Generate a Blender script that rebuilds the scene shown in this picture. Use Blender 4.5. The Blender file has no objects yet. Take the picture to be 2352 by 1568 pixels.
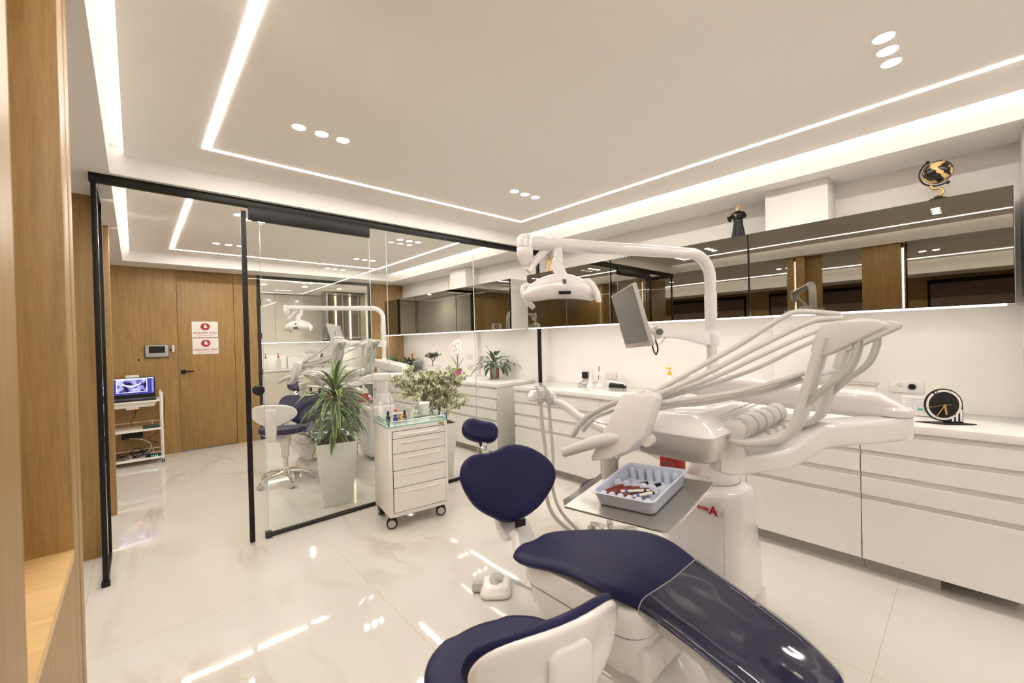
import bpy, bmesh, math, random
from mathutils import Vector as V, Matrix
random.seed(7)
PI = math.pi
S = bpy.context.scene
COL = S.collection
# ------------------------------------------------------------------ camera, world, exposure
CAMH, FPX, CX, CY = 1.45, 956.15, 1176.0, 784.0
_y, _p, _r = math.radians(42.166), math.radians(-0.383), math.radians(-1.461)
FW = V((math.sin(_y)*math.cos(_p), math.cos(_y)*math.cos(_p), math.sin(_p)))
_rt = V((math.cos(_y), -math.sin(_y), 0)); _up = _rt.cross(FW)
RT = math.cos(_r)*_rt + math.sin(_r)*_up
UP = -math.sin(_r)*_rt + math.cos(_r)*_up
CAM = V((0, 0, CAMH))
cd = bpy.data.cameras.new('camera'); cam = bpy.data.objects.new('camera', cd); COL.objects.link(cam)
cd.sensor_width = 36.0; cd.lens = FPX*36.0/2352.0; cd.clip_start = 0.02; cd.clip_end = 60
M = Matrix((RT, UP, -FW)).transposed().to_4x4(); M.translation = CAM
cam.matrix_world = M
cd.dof.use_dof = True; cd.dof.focus_distance = 3.4; cd.dof.aperture_fstop = 3.5
S.camera = cam
W = bpy.data.worlds.new('world'); S.world = W; W.use_nodes = True
W.node_tree.nodes['Background'].inputs[0].default_value = (0.55, 0.65, 0.85, 1)
W.node_tree.nodes['Background'].inputs[1].default_value = 0.08
S.view_settings.view_transform = 'Standard'; S.view_settings.look = 'None'
S.view_settings.gamma = 1.0; S.view_settings.use_curve_mapping = False
S.view_settings.exposure = 1.62
S.cycles.use_denoising = True
S.cycles.max_bounces = 8; S.cycles.diffuse_bounces = 4; S.cycles.glossy_bounces = 5
S.cycles.transmission_bounces = 6; S.cycles.transparent_max_bounces = 24
S.cycles.sample_clamp_indirect = 6.0; S.cycles.caustics_reflective = False; S.cycles.caustics_refractive = False
LED = 24.0         # radiance of the visible LED lines
COVE = 2.4        # radiance of the hidden cove strips
SPOT = 36.0       # radiance of the recessed downlights
WARM = (1.0, 0.925, 0.84)

# ------------------------------------------------------------------ picking points on known planes
def ray(px, py): return (px-CX)/FPX*RT - (py-CY)/FPX*UP + FW
def on(px, py, ax, val):
    d = ray(px, py); t = (val-CAM[ax])/d[ax]; return CAM + t*d
def AX(px, py, v): return on(px, py, 0, v)
def AY(px, py, v): return on(px, py, 1, v)
def AZ(px, py, v): return on(px, py, 2, v)
def AD(px, py, d): return CAM + d*ray(px, py)
def AP(px, py, p0, n):
    d = ray(px, py); return CAM + ((V(p0)-CAM).dot(V(n))/d.dot(V(n)))*d

# ------------------------------------------------------------------ materials
MATS = {}
def mat(name, col, rough=0.5, metal=0.0, spec=0.5, coat=0.0, emit=None, es=0.0, bump=0.0, bscale=60.0, trans=0.0, sheen=0.0):
    if name in MATS: return MATS[name]
    m = bpy.data.materials.new(name); m.use_nodes = True
    nt = m.node_tree; b = nt.nodes['Principled BSDF']
    b.inputs['Base Color'].default_value = (*col, 1); b.inputs['Roughness'].default_value = rough
    b.inputs['Metallic'].default_value = metal; b.inputs['Specular IOR Level'].default_value = spec
    b.inputs['Coat Weight'].default_value = coat; b.inputs['Coat Roughness'].default_value = 0.05
    if trans: b.inputs['Transmission Weight'].default_value = trans
    if emit: b.inputs['Emission Color'].default_value = (*emit, 1); b.inputs['Emission Strength'].default_value = es
    # a faint procedural unevenness on every surface
    n = nt.nodes.new('ShaderNodeTexNoise'); n.inputs['Scale'].default_value = bscale; n.inputs['Detail'].default_value = 4
    g = nt.nodes.new('ShaderNodeTexCoord'); nt.links.new(g.outputs['Object'], n.inputs['Vector'])
    if bump:
        bp = nt.nodes.new('ShaderNodeBump'); bp.inputs['Strength'].default_value = bump; bp.inputs['Distance'].default_value = 0.004
        nt.links.new(n.outputs['Fac'], bp.inputs['Height']); nt.links.new(bp.outputs['Normal'], b.inputs['Normal'])
    mr = nt.nodes.new('ShaderNodeMapRange'); mr.inputs['To Min'].default_value = max(0, rough*0.88); mr.inputs['To Max'].default_value = min(1, rough*1.12)
    nt.links.new(n.outputs['Fac'], mr.inputs['Value']); nt.links.new(mr.outputs['Result'], b.inputs['Roughness'])
    MATS[name] = m; return m

def emis(name, col, s):
    m = bpy.data.materials.new(name); m.use_nodes = True; nt = m.node_tree; nt.nodes.clear()
    o = nt.nodes.new('ShaderNodeOutputMaterial'); e = nt.nodes.new('ShaderNodeEmission')
    e.inputs[0].default_value = (*col, 1); e.inputs[1].default_value = s; nt.links.new(e.outputs[0], o.inputs[0]); return m

def glassmat(name, tint, gloss=(1, 1, 1), extra=0.0):
    """thin architectural glass: light passes straight through, the surface reflects by Fresnel"""
    m = bpy.data.materials.new(name); m.use_nodes = True; nt = m.node_tree; nt.nodes.clear()
    o = nt.nodes.new('ShaderNodeOutputMaterial'); mx = nt.nodes.new('ShaderNodeMixShader')
    t = nt.nodes.new('ShaderNodeBsdfTransparent'); t.inputs[0].default_value = (*tint, 1)
    g = nt.nodes.new('ShaderNodeBsdfGlossy'); g.inputs['Roughness'].default_value = 0.0; g.inputs[0].default_value = (*gloss, 1)
    f = nt.nodes.new('ShaderNodeFresnel'); f.inputs[0].default_value = 1.45
    a = nt.nodes.new('ShaderNodeMath'); a.inputs[1].default_value = extra
    ge = nt.nodes.new('ShaderNodeNewGeometry'); iv = nt.nodes.new('ShaderNodeMath'); iv.operation = 'SUBTRACT'; iv.inputs[0].default_value = 1.0
    nt.links.new(ge.outputs['Backfacing'], iv.inputs[1]); ml = nt.nodes.new('ShaderNodeMath'); ml.operation = 'MULTIPLY'; ml.use_clamp = True
    nt.links.new(f.outputs[0], a.inputs[0]); nt.links.new(a.outputs[0], ml.inputs[0]); nt.links.new(iv.outputs[0], ml.inputs[1]); nt.links.new(ml.outputs[0], mx.inputs[0])
    nt.links.new(t.outputs[0], mx.inputs[1]); nt.links.new(g.outputs[0], mx.inputs[2]); nt.links.new(mx.outputs[0], o.inputs[0])
    return m

def woodmat(name, c1, c2, axis='Z', rough=0.42):
    m = bpy.data.materials.new(name); m.use_nodes = True; nt = m.node_tree; b = nt.nodes['Principled BSDF']
    g = nt.nodes.new('ShaderNodeTexCoord'); mp = nt.nodes.new('ShaderNodeMapping')
    sc = {'Z': (14, 14, 0.9), 'X': (0.9, 14, 14), 'Y': (14, 0.9, 14)}[axis]
    mp.inputs['Scale'].default_value = sc; nt.links.new(g.outputs['Object'], mp.inputs['Vector'])
    n = nt.nodes.new('ShaderNodeTexNoise'); n.inputs['Scale'].default_value = 3.0; n.inputs['Detail'].default_value = 6; n.inputs['Roughness'].default_value = 0.6
    n2 = nt.nodes.new('ShaderNodeTexNoise'); n2.inputs['Scale'].default_value = 22.0; n2.inputs['Detail'].default_value = 3
    nt.links.new(mp.outputs[0], n.inputs['Vector']); nt.links.new(mp.outputs[0], n2.inputs['Vector'])
    ad = nt.nodes.new('ShaderNodeMix'); ad.data_type = 'FLOAT'; ad.inputs[0].default_value = 0.35
    nt.links.new(n.outputs['Fac'], ad.inputs[2]); nt.links.new(n2.outputs['Fac'], ad.inputs[3])
    r = nt.nodes.new('ShaderNodeValToRGB'); r.color_ramp.elements[0].color = (*c1, 1); r.color_ramp.elements[1].color = (*c2, 1)
    r.color_ramp.elements[0].position = 0.38; r.color_ramp.elements[1].position = 0.62
    nt.links.new(ad.outputs[0], r.inputs[0]); nt.links.new(r.outputs[0], b.inputs['Base Color'])
    b.inputs['Roughness'].default_value = rough
    bp = nt.nodes.new('ShaderNodeBump'); bp.inputs['Strength'].default_value = 0.08; bp.inputs['Distance'].default_value = 0.002
    nt.links.new(n2.outputs['Fac'], bp.inputs['Height']); nt.links.new(bp.outputs[0], b.inputs['Normal'])
    return m

def marblemat():
    m = bpy.data.materials.new('polished_marble_tile'); m.use_nodes = True; nt = m.node_tree; b = nt.nodes['Principled BSDF']
    N = nt.nodes.new; L = nt.links.new
    g = N('ShaderNodeTexCoord')
    def veins(scale, dist, width, rot):
        mp = N('ShaderNodeMapping'); mp.inputs['Rotation'].default_value = (0, 0, rot); mp.inputs['Scale'].default_value = (1.0, 0.42, 1)
        L(g.outputs['Object'], mp.inputs[0])
        n = N('ShaderNodeTexNoise'); n.inputs['Scale'].default_value = scale; n.inputs['Detail'].default_value = 7; n.inputs['Distortion'].default_value = dist
        n.inputs['Roughness'].default_value = 0.55
        L(mp.outputs[0], n.inputs['Vector'])
        s = N('ShaderNodeMath'); s.operation = 'SUBTRACT'; s.inputs[1].default_value = 0.5; L(n.outputs['Fac'], s.inputs[0])
        a = N('ShaderNodeMath'); a.operation = 'ABSOLUTE'; L(s.outputs[0], a.inputs[0])
        r = N('ShaderNodeMapRange'); r.inputs['From Max'].default_value = width; r.inputs['To Min'].default_value = 1.0; r.inputs['To Max'].default_value = 0.0
        L(a.outputs[0], r.inputs['Value']); return r.outputs[0]
    v1 = veins(0.55, 0.9, 0.022, 0.9); v2 = veins(0.9, 1.2, 0.10, 0.75)
    mk = N('ShaderNodeTexNoise'); mk.inputs['Scale'].default_value = 0.8; L(g.outputs['Object'], mk.inputs['Vector'])
    mk2 = N('ShaderNodeMapRange'); mk2.inputs['From Min'].default_value = 0.42; mk2.inputs['From Max'].default_value = 0.62; L(mk.outputs['Fac'], mk2.inputs['Value'])
    m1 = N('ShaderNodeMath'); m1.operation = 'MULTIPLY'; L(v1, m1.inputs[0]); L(mk2.outputs[0], m1.inputs[1])
    m2 = N('ShaderNodeMath'); m2.operation = 'MULTIPLY'; L(v2, m2.inputs[0]); L(mk2.outputs[0], m2.inputs[1])
    c1 = N('ShaderNodeMix'); c1.data_type = 'RGBA'; c1.inputs[6].default_value = (0.65, 0.62, 0.58, 1); c1.inputs[7].default_value = (0.66, 0.60, 0.50, 1); 
    k2 = N('ShaderNodeMath'); k2.operation = 'MULTIPLY'; k2.inputs[1].default_value = 0.35; L(m2.outputs[0], k2.inputs[0]); L(k2.outputs[0], c1.inputs[0])
    c2 = N('ShaderNodeMix'); c2.data_type = 'RGBA'; c2.inputs[7].default_value = (0.40, 0.33, 0.24, 1)
    k1 = N('ShaderNodeMath'); k1.operation = 'MULTIPLY'; k1.inputs[1].default_value = 0.6; L(m1.outputs[0], k1.inputs[0]); L(k1.outputs[0], c2.inputs[0]); L(c1.outputs[2], c2.inputs[6])
    sp = N('ShaderNodeSeparateXYZ'); L(g.outputs['Object'], sp.inputs[0])
    def line(out, off, per, w):
        a = N('ShaderNodeMath'); a.operation = 'SUBTRACT'; a.inputs[1].default_value = off; L(out, a.inputs[0])
        d = N('ShaderNodeMath'); d.operation = 'PINGPONG'; d.inputs[1].default_value = per/2; L(a.outputs[0], d.inputs[0])
        c = N('ShaderNodeMath'); c.operation = 'LESS_THAN'; c.inputs[1].default_value = w; L(d.outputs[0], c.inputs[0]); return c.outputs[0]
    gx = line(sp.outputs['X'], 1.01, 1.25, 0.0016); gy = line(sp.outputs['Y'], 0.296, 2.494, 0.0016)
    gm = N('ShaderNodeMath'); gm.operation = 'MAXIMUM'; L(gx, gm.inputs[0]); L(gy, gm.inputs[1])
    c3 = N('ShaderNodeMix'); c3.data_type = 'RGBA'; c3.inputs[7].default_value = (0.50, 0.44, 0.35, 1); L(gm.outputs[0], c3.inputs[0]); L(c2.outputs[2], c3.inputs[6])
    L(c3.outputs[2], b.inputs['Base Color'])
    b.inputs['Roughness'].default_value = 0.045; b.inputs['Specular IOR Level'].default_value = 0.55
    wn = N('ShaderNodeTexNoise'); wn.inputs['Scale'].default_value = 4.0; L(g.outputs['Object'], wn.inputs['Vector'])
    bp = N('ShaderNodeBump'); bp.inputs['Strength'].default_value = 0.02; bp.inputs['Distance'].default_value = 0.02
    L(wn.outputs['Fac'], bp.inputs['Height']); L(bp.outputs[0], b.inputs['Normal'])
    return m

def leafmat(name, mid, edge, p0, p1, rough=0.4):
    """leaf colour across the blade: u is 0 on the midrib and 1 on the margin"""
    m = bpy.data.materials.new(name); m.use_nodes = True; nt = m.node_tree; b = nt.nodes['Principled BSDF']
    u = nt.nodes.new('ShaderNodeUVMap'); s = nt.nodes.new('ShaderNodeSeparateXYZ'); nt.links.new(u.outputs[0], s.inputs[0])
    n = nt.nodes.new('ShaderNodeTexNoise'); n.inputs['Scale'].default_value = 14
    g = nt.nodes.new('ShaderNodeTexCoord'); nt.links.new(g.outputs['Object'], n.inputs['Vector'])
    a = nt.nodes.new('ShaderNodeMath'); a.operation = 'MULTIPLY_ADD'; a.inputs[1].default_value = 0.9; nt.links.new(n.outputs['Fac'], a.inputs[0])
    sb = nt.nodes.new('ShaderNodeMath'); sb.operation = 'SUBTRACT'; sb.inputs[1].default_value = 0.45; nt.links.new(s.outputs[0], sb.inputs[0])
    nt.links.new(sb.outputs[0], a.inputs[2])
    r = nt.nodes.new('ShaderNodeValToRGB'); r.color_ramp.elements[0].color = (*mid, 1); r.color_ramp.elements[1].color = (*edge, 1)
    r.color_ramp.elements[0].position = p0; r.color_ramp.elements[1].position = p1
    nt.links.new(a.outputs[0], r.inputs[0]); nt.links.new(r.outputs[0], b.inputs['Base Color'])
    b.inputs['Roughness'].default_value = rough
    return m

WHITEWALL = mat('white_wall_paint', (0.80, 0.775, 0.745), 0.75, bump=0.05, bscale=180)
CEIL = mat('ceiling_paint', (0.92, 0.885, 0.845), 0.85, bump=0.03, bscale=200)
LACQ = mat('white_lacquer', (0.77, 0.745, 0.715), 0.22, coat=0.3)
LACQIN = mat('white_lacquer_channel', (0.72, 0.70, 0.665), 0.4)
QUARTZ = mat('white_quartz_top', (0.79, 0.77, 0.74), 0.12, coat=0.3)
ABS = mat('white_moulded_plastic', (0.77, 0.745, 0.74), 0.12, coat=0.6)
ABSW = mat('warm_white_plastic', (0.80, 0.77, 0.72), 0.22, coat=0.3)
PAINTM = mat('white_painted_metal', (0.83, 0.79, 0.74), 0.24, coat=0.2)
GREYP = mat('light_grey_plastic', (0.47, 0.465, 0.43), 0.35)
HOSE = mat('grey_silicone_hose', (0.60, 0.585, 0.56), 0.45)
DGREY = mat('dark_grey_plastic', (0.13, 0.125, 0.115), 0.4)
NAVY = mat('navy_leatherette', (0.010, 0.0105, 0.054), 0.44, spec=0.2, bump=0.06, bscale=420)
BLACK = mat('black_metal', (0.008, 0.0075, 0.007), 0.42, spec=0.25)
BLACKP = mat('black_plastic', (0.010, 0.010, 0.011), 0.45, spec=0.3)
RUBBER = mat('black_rubber', (0.016, 0.016, 0.017), 0.65)
CHROME = mat('chrome', (0.80, 0.78, 0.75), 0.09, metal=1.0)
STEEL = mat('brushed_steel', (0.60, 0.585, 0.55), 0.3, metal=1.0, bump=0.04, bscale=300)
TRAYST = mat('satin_steel_tray', (0.56, 0.55, 0.52), 0.34, metal=0.85)
BRONZE = mat('brown_steel_edge', (0.30, 0.26, 0.20), 0.32, metal=0.9)
SCREEN = mat('dark_screen', (0.125, 0.125, 0.115), 0.25)
MIRROR = mat('smoked_mirror_glass', (0.255, 0.24, 0.20), 0.012, metal=1.0)
PLINTH = mat('grey_plinth_board', (0.40, 0.375, 0.33), 0.5)
OAK = woodmat('oak_veneer_vertical', (0.275, 0.160, 0.051), (0.385, 0.235, 0.084))
OAKL = woodmat('oak_veneer_light', (0.60, 0.40, 0.165), (0.72, 0.50, 0.23), 'X')
OAKD = woodmat('oak_veneer_dark', (0.25, 0.15, 0.065), (0.33, 0.205, 0.09))
MARBLE = marblemat()
GLASS = glassmat('clear_partition_glass', (0.985, 0.992, 0.984), extra=0.0)
GLASSG = glassmat('green_tinted_glass', (0.93, 0.98, 0.965), extra=0.0)
GLASSE = mat('glass_green_edge', (0.20, 0.50, 0.44), 0.15)
BOTCLEAR = glassmat('clear_bottle_glass', (0.95, 0.965, 0.95), extra=0.02)
PLASTIC_SHEET = glassmat('clear_vinyl_cover', (0.80, 0.80, 0.83), extra=0.03)
LEDM = emis('led_line_glow', WARM, LED); COVEM = emis('cove_led_glow', WARM, COVE); SPOTM = emis('downlight_glow', WARM, SPOT); KSPOTM = emis('kitchen_downlight_glow', WARM, 260.0)
LEDW = emis('under_cabinet_led_glow', WARM, 4.5); LEDV = emis('vertical_led_glow', (1, 0.9, 0.78), 5.0)
SOIL = mat('dark_potting_soil', (0.05, 0.04, 0.03), 0.9, bump=0.6, bscale=90)
REDP = mat('red_plastic', (0.40, 0.015, 0.015), 0.3)
GOLD = mat('gold_paint', (0.55, 0.36, 0.12), 0.3, metal=0.8)
PINKPOT = mat('pink_glazed_pot', (0.48, 0.07, 0.19), 0.25); BROWNPOT = mat('brown_plastic_pot', (0.20, 0.045, 0.02), 0.25)
BARK = mat('brown_bark', (0.20, 0.11, 0.06), 0.8, bump=0.5, bscale=120)
TRAYBLUE = mat('pale_blue_tray_plastic', (0.62, 0.67, 0.80), 0.3)

# ------------------------------------------------------------------ mesh building
class MB:
    def __init__(s): s.v = []; s.f = []; s.uv = {}
    def add(s, vs, fs):
        k = len(s.v); s.v += [V(x) for x in vs]; s.f += [tuple(i+k for i in f) for f in fs]; return s
    def box(s, x0, x1, y0, y1, z0, z1):
        if x0 > x1: x0, x1 = x1, x0
        if y0 > y1: y0, y1 = y1, y0
        if z0 > z1: z0, z1 = z1, z0
        return s.add([(x0,y0,z0),(x1,y0,z0),(x1,y1,z0),(x0,y1,z0),(x0,y0,z1),(x1,y0,z1),(x1,y1,z1),(x0,y1,z1)],
                     [(3,2,1,0),(4,5,6,7),(0,1,5,4),(1,2,6,5),(2,3,7,6),(3,0,4,7)])
    def obox(s, c, a, b, d):
        c, a, b, d = V(c), V(a), V(b), V(d)
        if a.cross(b).dot(d) < 0: a = -a
        vs = [c+i*a+j*b+k*d for k in (-1, 1) for i, j in ((-1,-1),(1,-1),(1,1),(-1,1))]
        return s.add(vs, [(3,2,1,0),(4,5,6,7),(0,1,5,4),(1,2,6,5),(2,3,7,6),(3,0,4,7)])
    def loft(s, rings, cap0=True, cap1=True, closed=True):
        k = len(s.v); n = len(rings[0])
        for r in rings: s.v += [V(p) for p in r]
        for i in range(len(rings)-1):
            for j in range(n if closed else n-1):
                a = k+i*n+j; b = k+i*n+(j+1) % n; s.f.append((a, b, b+n, a+n))
        if cap0: s.f.append(tuple(k+j for j in reversed(range(n))))
        if cap1: s.f.append(tuple(k+(len(rings)-1)*n+j for j in range(n)))
        return s
    def prism(s, poly, vec):
        vec = V(vec); p = [V(q) for q in poly]
        return s.loft([p, [q+vec for q in p]])
    def tube(s, pts, r, n=10, cap=True, closed=False):
        pts = [V(p) for p in pts]; m = len(pts); rs = r if isinstance(r, (list, tuple)) else [r]*m
        rings = []; prev = None
        for i, p in enumerate(pts):
            if closed: t = pts[(i+1) % m]-pts[i-1]
            else: t = pts[min(i+1, m-1)]-pts[max(i-1, 0)]
            t = t.normalized() if t.length > 1e-9 else V((0,0,1))
            if prev is None:
                q = V((0,0,1)) if abs(t.z) < 0.9 else V((1,0,0)); prev = (q - t*q.dot(t)).normalized()
            else:
                prev = prev - t*prev.dot(t); prev = prev.normalized() if prev.length > 1e-6 else t.orthogonal().normalized()
            w = t.cross(prev)
            rings.append([p + rs[i]*(math.cos(2*PI*j/n)*prev + math.sin(2*PI*j/n)*w) for j in range(n)])
        if closed: return s.loft(rings+[rings[0]], False, False)
        return s.loft(rings, cap, cap)
    def lathe(s, prof, c=(0,0,0), n=24, ax=None):
        """prof is a list of (radius, height) up an axis"""
        c = V(c); a = V(ax).normalized() if ax else V((0,0,1)); e = a.orthogonal().normalized() if ax else V((1,0,0)); w = a.cross(e)
        rings = [[c + a*h + max(r, 1e-4)*(math.cos(2*PI*j/n)*e + math.sin(2*PI*j/n)*w) for j in range(n)] for r, h in prof]
        return s.loft(rings)
    def cyl(s, p0, p1, r, n=16): return s.tube([p0, p1], r, n)
    def ell(s, c, rx, ry, rz, n=16, m=10, rot=None):
        c = V(c); R = rot or Matrix.Identity(3)
        rings = []
        for i in range(m+1):
            t = -PI/2 + PI*i/m; k = max(math.cos(t), 0.02)
            rings.append([c + R @ V((rx*k*math.cos(2*PI*j/n), ry*k*math.sin(2*PI*j/n), rz*math.sin(t))) for j in range(n)])
        return s.loft(rings)
    def sweep(s, pts, ws, hs, up=(0,0,1), rnd=0.3, n=4):
        """a rounded-rectangle section of width ws and height hs carried along pts"""
        pts = [V(p) for p in pts]; up = V(up); rings = []
        for i, p in enumerate(pts):
            t = (pts[min(i+1, len(pts)-1)]-pts[max(i-1, 0)]).normalized()
            side = t.cross(up).normalized(); u = side.cross(t)
            rings.append([p + a*side + b*u for a, b in rrect(ws[i], hs[i], rnd*min(ws[i], hs[i]), n)])
        return s.loft(rings)
    def leaf(s, base, d, length, width, droop=0.5, n=6, up=(0,0,1), fold=0.15, shape=0.35):
        """a blade from base along d, bending down by droop; uv.x is 0 on the midrib, 1 on the margin"""
        base = V(base); d = V(d).normalized(); side = d.cross(V(up))
        side = side.normalized() if side.length > 1e-3 else V((1,0,0))
        k = len(s.v); p = base.copy(); t = d.copy()
        for i in range(n+1):
            f = i/n; w = width*0.5*math.sin(PI*min(0.999, max(0.02, f**(shape*2.0 if f < 1 else 1)*0.96+0.03)))
            if i == n: w = width*0.01
            nn = side.cross(t).normalized()
            for q, uu in ((-1, 1.0), (0, 0.0), (1, 1.0)):
                s.uv[len(s.v)] = (uu, f); s.v.append(p + side*(q*w) + nn*(abs(q)*w*fold))
            t = (t + V((0,0,-1))*droop/n).normalized(); p = p + t*(length/n)
        for i in range(n):
            a = k+3*i; s.f += [(a, a+1, a+4, a+3), (a+1, a+2, a+5, a+4)]
        return s
    def inside(s, x1=None, y0=None):
        """leaves bend back where they meet a wall or the glass"""
        for v in s.v:
            if x1 is not None and v.x > x1: v.x = x1-0.25*min(.05, v.x-x1)
            if y0 is not None and v.y < y0: v.y = y0+0.25*min(.05, y0-v.y)
        return s
    def make(s, name, m, parent=None, bevel=0.0, seg=2, sub=0, sharp=38, flat=False, kind=None):
        me = bpy.data.meshes.new(name); bm = bmesh.new()
        vs = [bm.verts.new(p) for p in s.v]; uvs = {}
        for f in s.f:
            try: bm.faces.new([vs[i] for i in f])
            except ValueError: pass
        if s.uv:
            lay = bm.loops.layers.uv.new('UVMap'); bm.verts.index_update()
            for fc in bm.faces:
                for lp in fc.loops: lp[lay].uv = s.uv.get(lp.vert.index, (0, 0))
        else:
            bmesh.ops.recalc_face_normals(bm, faces=bm.faces[:])
        if bevel:
            es = [e for e in bm.edges if len(e.link_faces) == 2 and e.calc_face_angle(0) > 0.5]
            bmesh.ops.bevel(bm, geom=es, offset=bevel, segments=seg, profile=0.5, affect='EDGES', clamp_overlap=True)
        bm.to_mesh(me); bm.free()
        if not flat:
            me.polygons.foreach_set('use_smooth', [True]*len(me.polygons)); me.set_sharp_from_angle(angle=math.radians(sharp))
        for mm in (m if isinstance(m, (list, tuple)) else [m]): me.materials.append(mm)
        o = bpy.data.objects.new(name, me); COL.objects.link(o)
        if sub:
            md = o.modifiers.new('subdivision', 'SUBSURF'); md.levels = sub; md.render_levels = sub
        if parent: attach(o, parent)
        if kind: o['kind'] = kind
        return o

def rrect(w, h, r, n=4):
    r = min(r, w/2*0.98, h/2*0.98); out = []
    for cx, cy, a0 in ((w/2-r, h/2-r, 0), (-w/2+r, h/2-r, PI/2), (-w/2+r, -h/2+r, PI), (w/2-r, -h/2+r, 1.5*PI)):
        for i in range(n+1):
            a = a0 + PI/2*i/n; out.append((cx+r*math.cos(a), cy+r*math.sin(a)))
    return out
def cr(pts, n=8):
    """smooth curve through pts"""
    p = [V(q) for q in pts]; p = [2*p[0]-p[1]] + p + [2*p[-1]-p[-2]]; out = []
    for i in range(1, len(p)-2):
        for k in range(n):
            t = k/n; a, b, c, d = p[i-1], p[i], p[i+1], p[i+2]
            out.append(0.5*((2*b)+(c-a)*t+(2*a-5*b+4*c-d)*t*t+(3*b-a-3*c+d)*t**3))
    out.append(p[-2]); return out
def attach(o, parent):
    """parts are modelled where they stand; the parent inverse keeps them there"""
    def loc(q): return q.matrix_basis if q.parent is None else loc(q.parent) @ q.matrix_parent_inverse @ q.matrix_basis
    o.parent = parent; o.matrix_parent_inverse = loc(parent).inverted()
def tag(o, label, cat, group=None):
    o['label'] = label; o['category'] = cat
    if group: o['group'] = group
    return o
def thing(name, label, cat, loc, group=None):
    o = bpy.data.objects.new(name, None); COL.objects.link(o); o.location = loc
    o.empty_display_size = 0.05
    return tag(o, label, cat, group)
def structure(name, mb, m, bevel=0.0, **k): return mb.make(name, m, None, bevel, kind='structure', **k)
def dup(root, off, label=None, group=None, skip=()):
    """copy a thing with its parts and sub-parts, moved by off"""
    def rec(o, par):
        c = o.copy(); COL.objects.link(c)
        if par: c.parent = par; c.matrix_parent_inverse = o.matrix_parent_inverse.copy()
        for ch in [q for q in bpy.data.objects if q.parent == o]:
            if ch not in made and not any(ch.name.split('.')[0] == k for k in skip): made.add(rec(ch, c))
        made.add(c); return c
    made = set(); r = rec(root, None); r.location = V(root.location) + V(off)
    if label: r['label'] = label
    if group: r['group'] = group
    return r
_fonts = {}
def text_mesh(txt, size, origin, xdir, ydir, depth=0.001, spacing=1.0, bold=0.0):
    cu = bpy.data.curves.new('lettering', 'FONT'); cu.body = txt; cu.size = size; cu.extrude = depth/2; cu.align_x = 'CENTER'; cu.align_y = 'CENTER'
    cu.space_character = spacing; cu.offset = bold; cu.resolution_u = 3
    o = bpy.data.objects.new('lettering', cu); COL.objects.link(o)
    dg = bpy.context.evaluated_depsgraph_get(); me = bpy.data.meshes.new_from_object(o.evaluated_get(dg))
    bpy.data.objects.remove(o); bpy.data.curves.remove(cu)
    x = V(xdir).normalized(); y = V(ydir).normalized(); z = x.cross(y)
    mm = Matrix((x, y, z)).transposed().to_4x4(); mm.translation = V(origin); me.transform(mm); return me
def text(name, m, parent, *a, **k):
    me = text_mesh(*a, **k); me.materials.append(m); o = bpy.data.objects.new(name, me); COL.objects.link(o)
    if parent: attach(o, parent)
    return o

# ================================================================== THE ROOM
YP = 3.575; ZS = 2.52; ZC = 2.65; XWL = -0.13; XWR = 3.84; YF = 7.35
structure('floor', MB().box(-4.6, 4.3, -2.3, 10.8, -0.06, 0), MARBLE)
structure('ceiling', MB().box(-0.025, 3.37, -2.2, 3.511, ZC, ZC+0.04), CEIL)                 # floating panel over the near surgery
structure('ceiling', MB().box(-0.025, 3.37, 3.64, 6.91, ZC, ZC+0.04), CEIL)                  # and over the far one
structure('ceiling', MB().box(-4.6, 4.3, -2.3, 10.8, ZC+0.0405, ZC+0.09), CEIL)
structure('trim_1', MB().box(-0.62, -0.09, -2.2, YF, ZS, ZC+0.04), WHITEWALL)                   # left soffit
structure('trim_2', MB().box(3.43, XWR+0.05, -2.2, YF, ZS, ZC+0.04), WHITEWALL)                 # right soffit
structure('trim_3', MB().box(-0.09, 3.43, 3.51, 3.645, ZS, ZC+0.04), WHITEWALL)                 # soffit over the glass
structure('trim_4', MB().box(-0.09, 3.43, 6.91, YF+0.1, ZS, ZC+0.04), WHITEWALL)                # soffit at the far wall
structure('wall_right', MB().box(XWR, XWR+0.15, -2.2, 10.6, 0, ZC+0.04), WHITEWALL)
structure('wall_right', MB().box(3.60, XWR, 0.66, 1.05, 2.2, ZS).box(3.77, XWR, 0.66, 1.06, 0.9, 1.6), WHITEWALL, bevel=0.003)
structure('wall_right', MB().box(3.60, XWR, 4.95, 5.36, 2.2, ZS).box(3.77, XWR, 4.95, 5.36, 0.9, 1.6), WHITEWALL, bevel=0.003)
structure('wall_right', MB().box(3.46, XWR+0.1, -0.5, -0.2, 0, ZS), WHITEWALL, bevel=0.004)  # pier at the end of the cabinets
structure('wall_right', MB().box(3.715, XWR+0.05, 3.545, 3.615, 0, ZS), WHITEWALL)           # nib the partition dies into
structure('wall_back', MB().box(-4.6, 4.3, -2.3, -2.2, 0, ZC+0.04), WHITEWALL)
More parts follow.
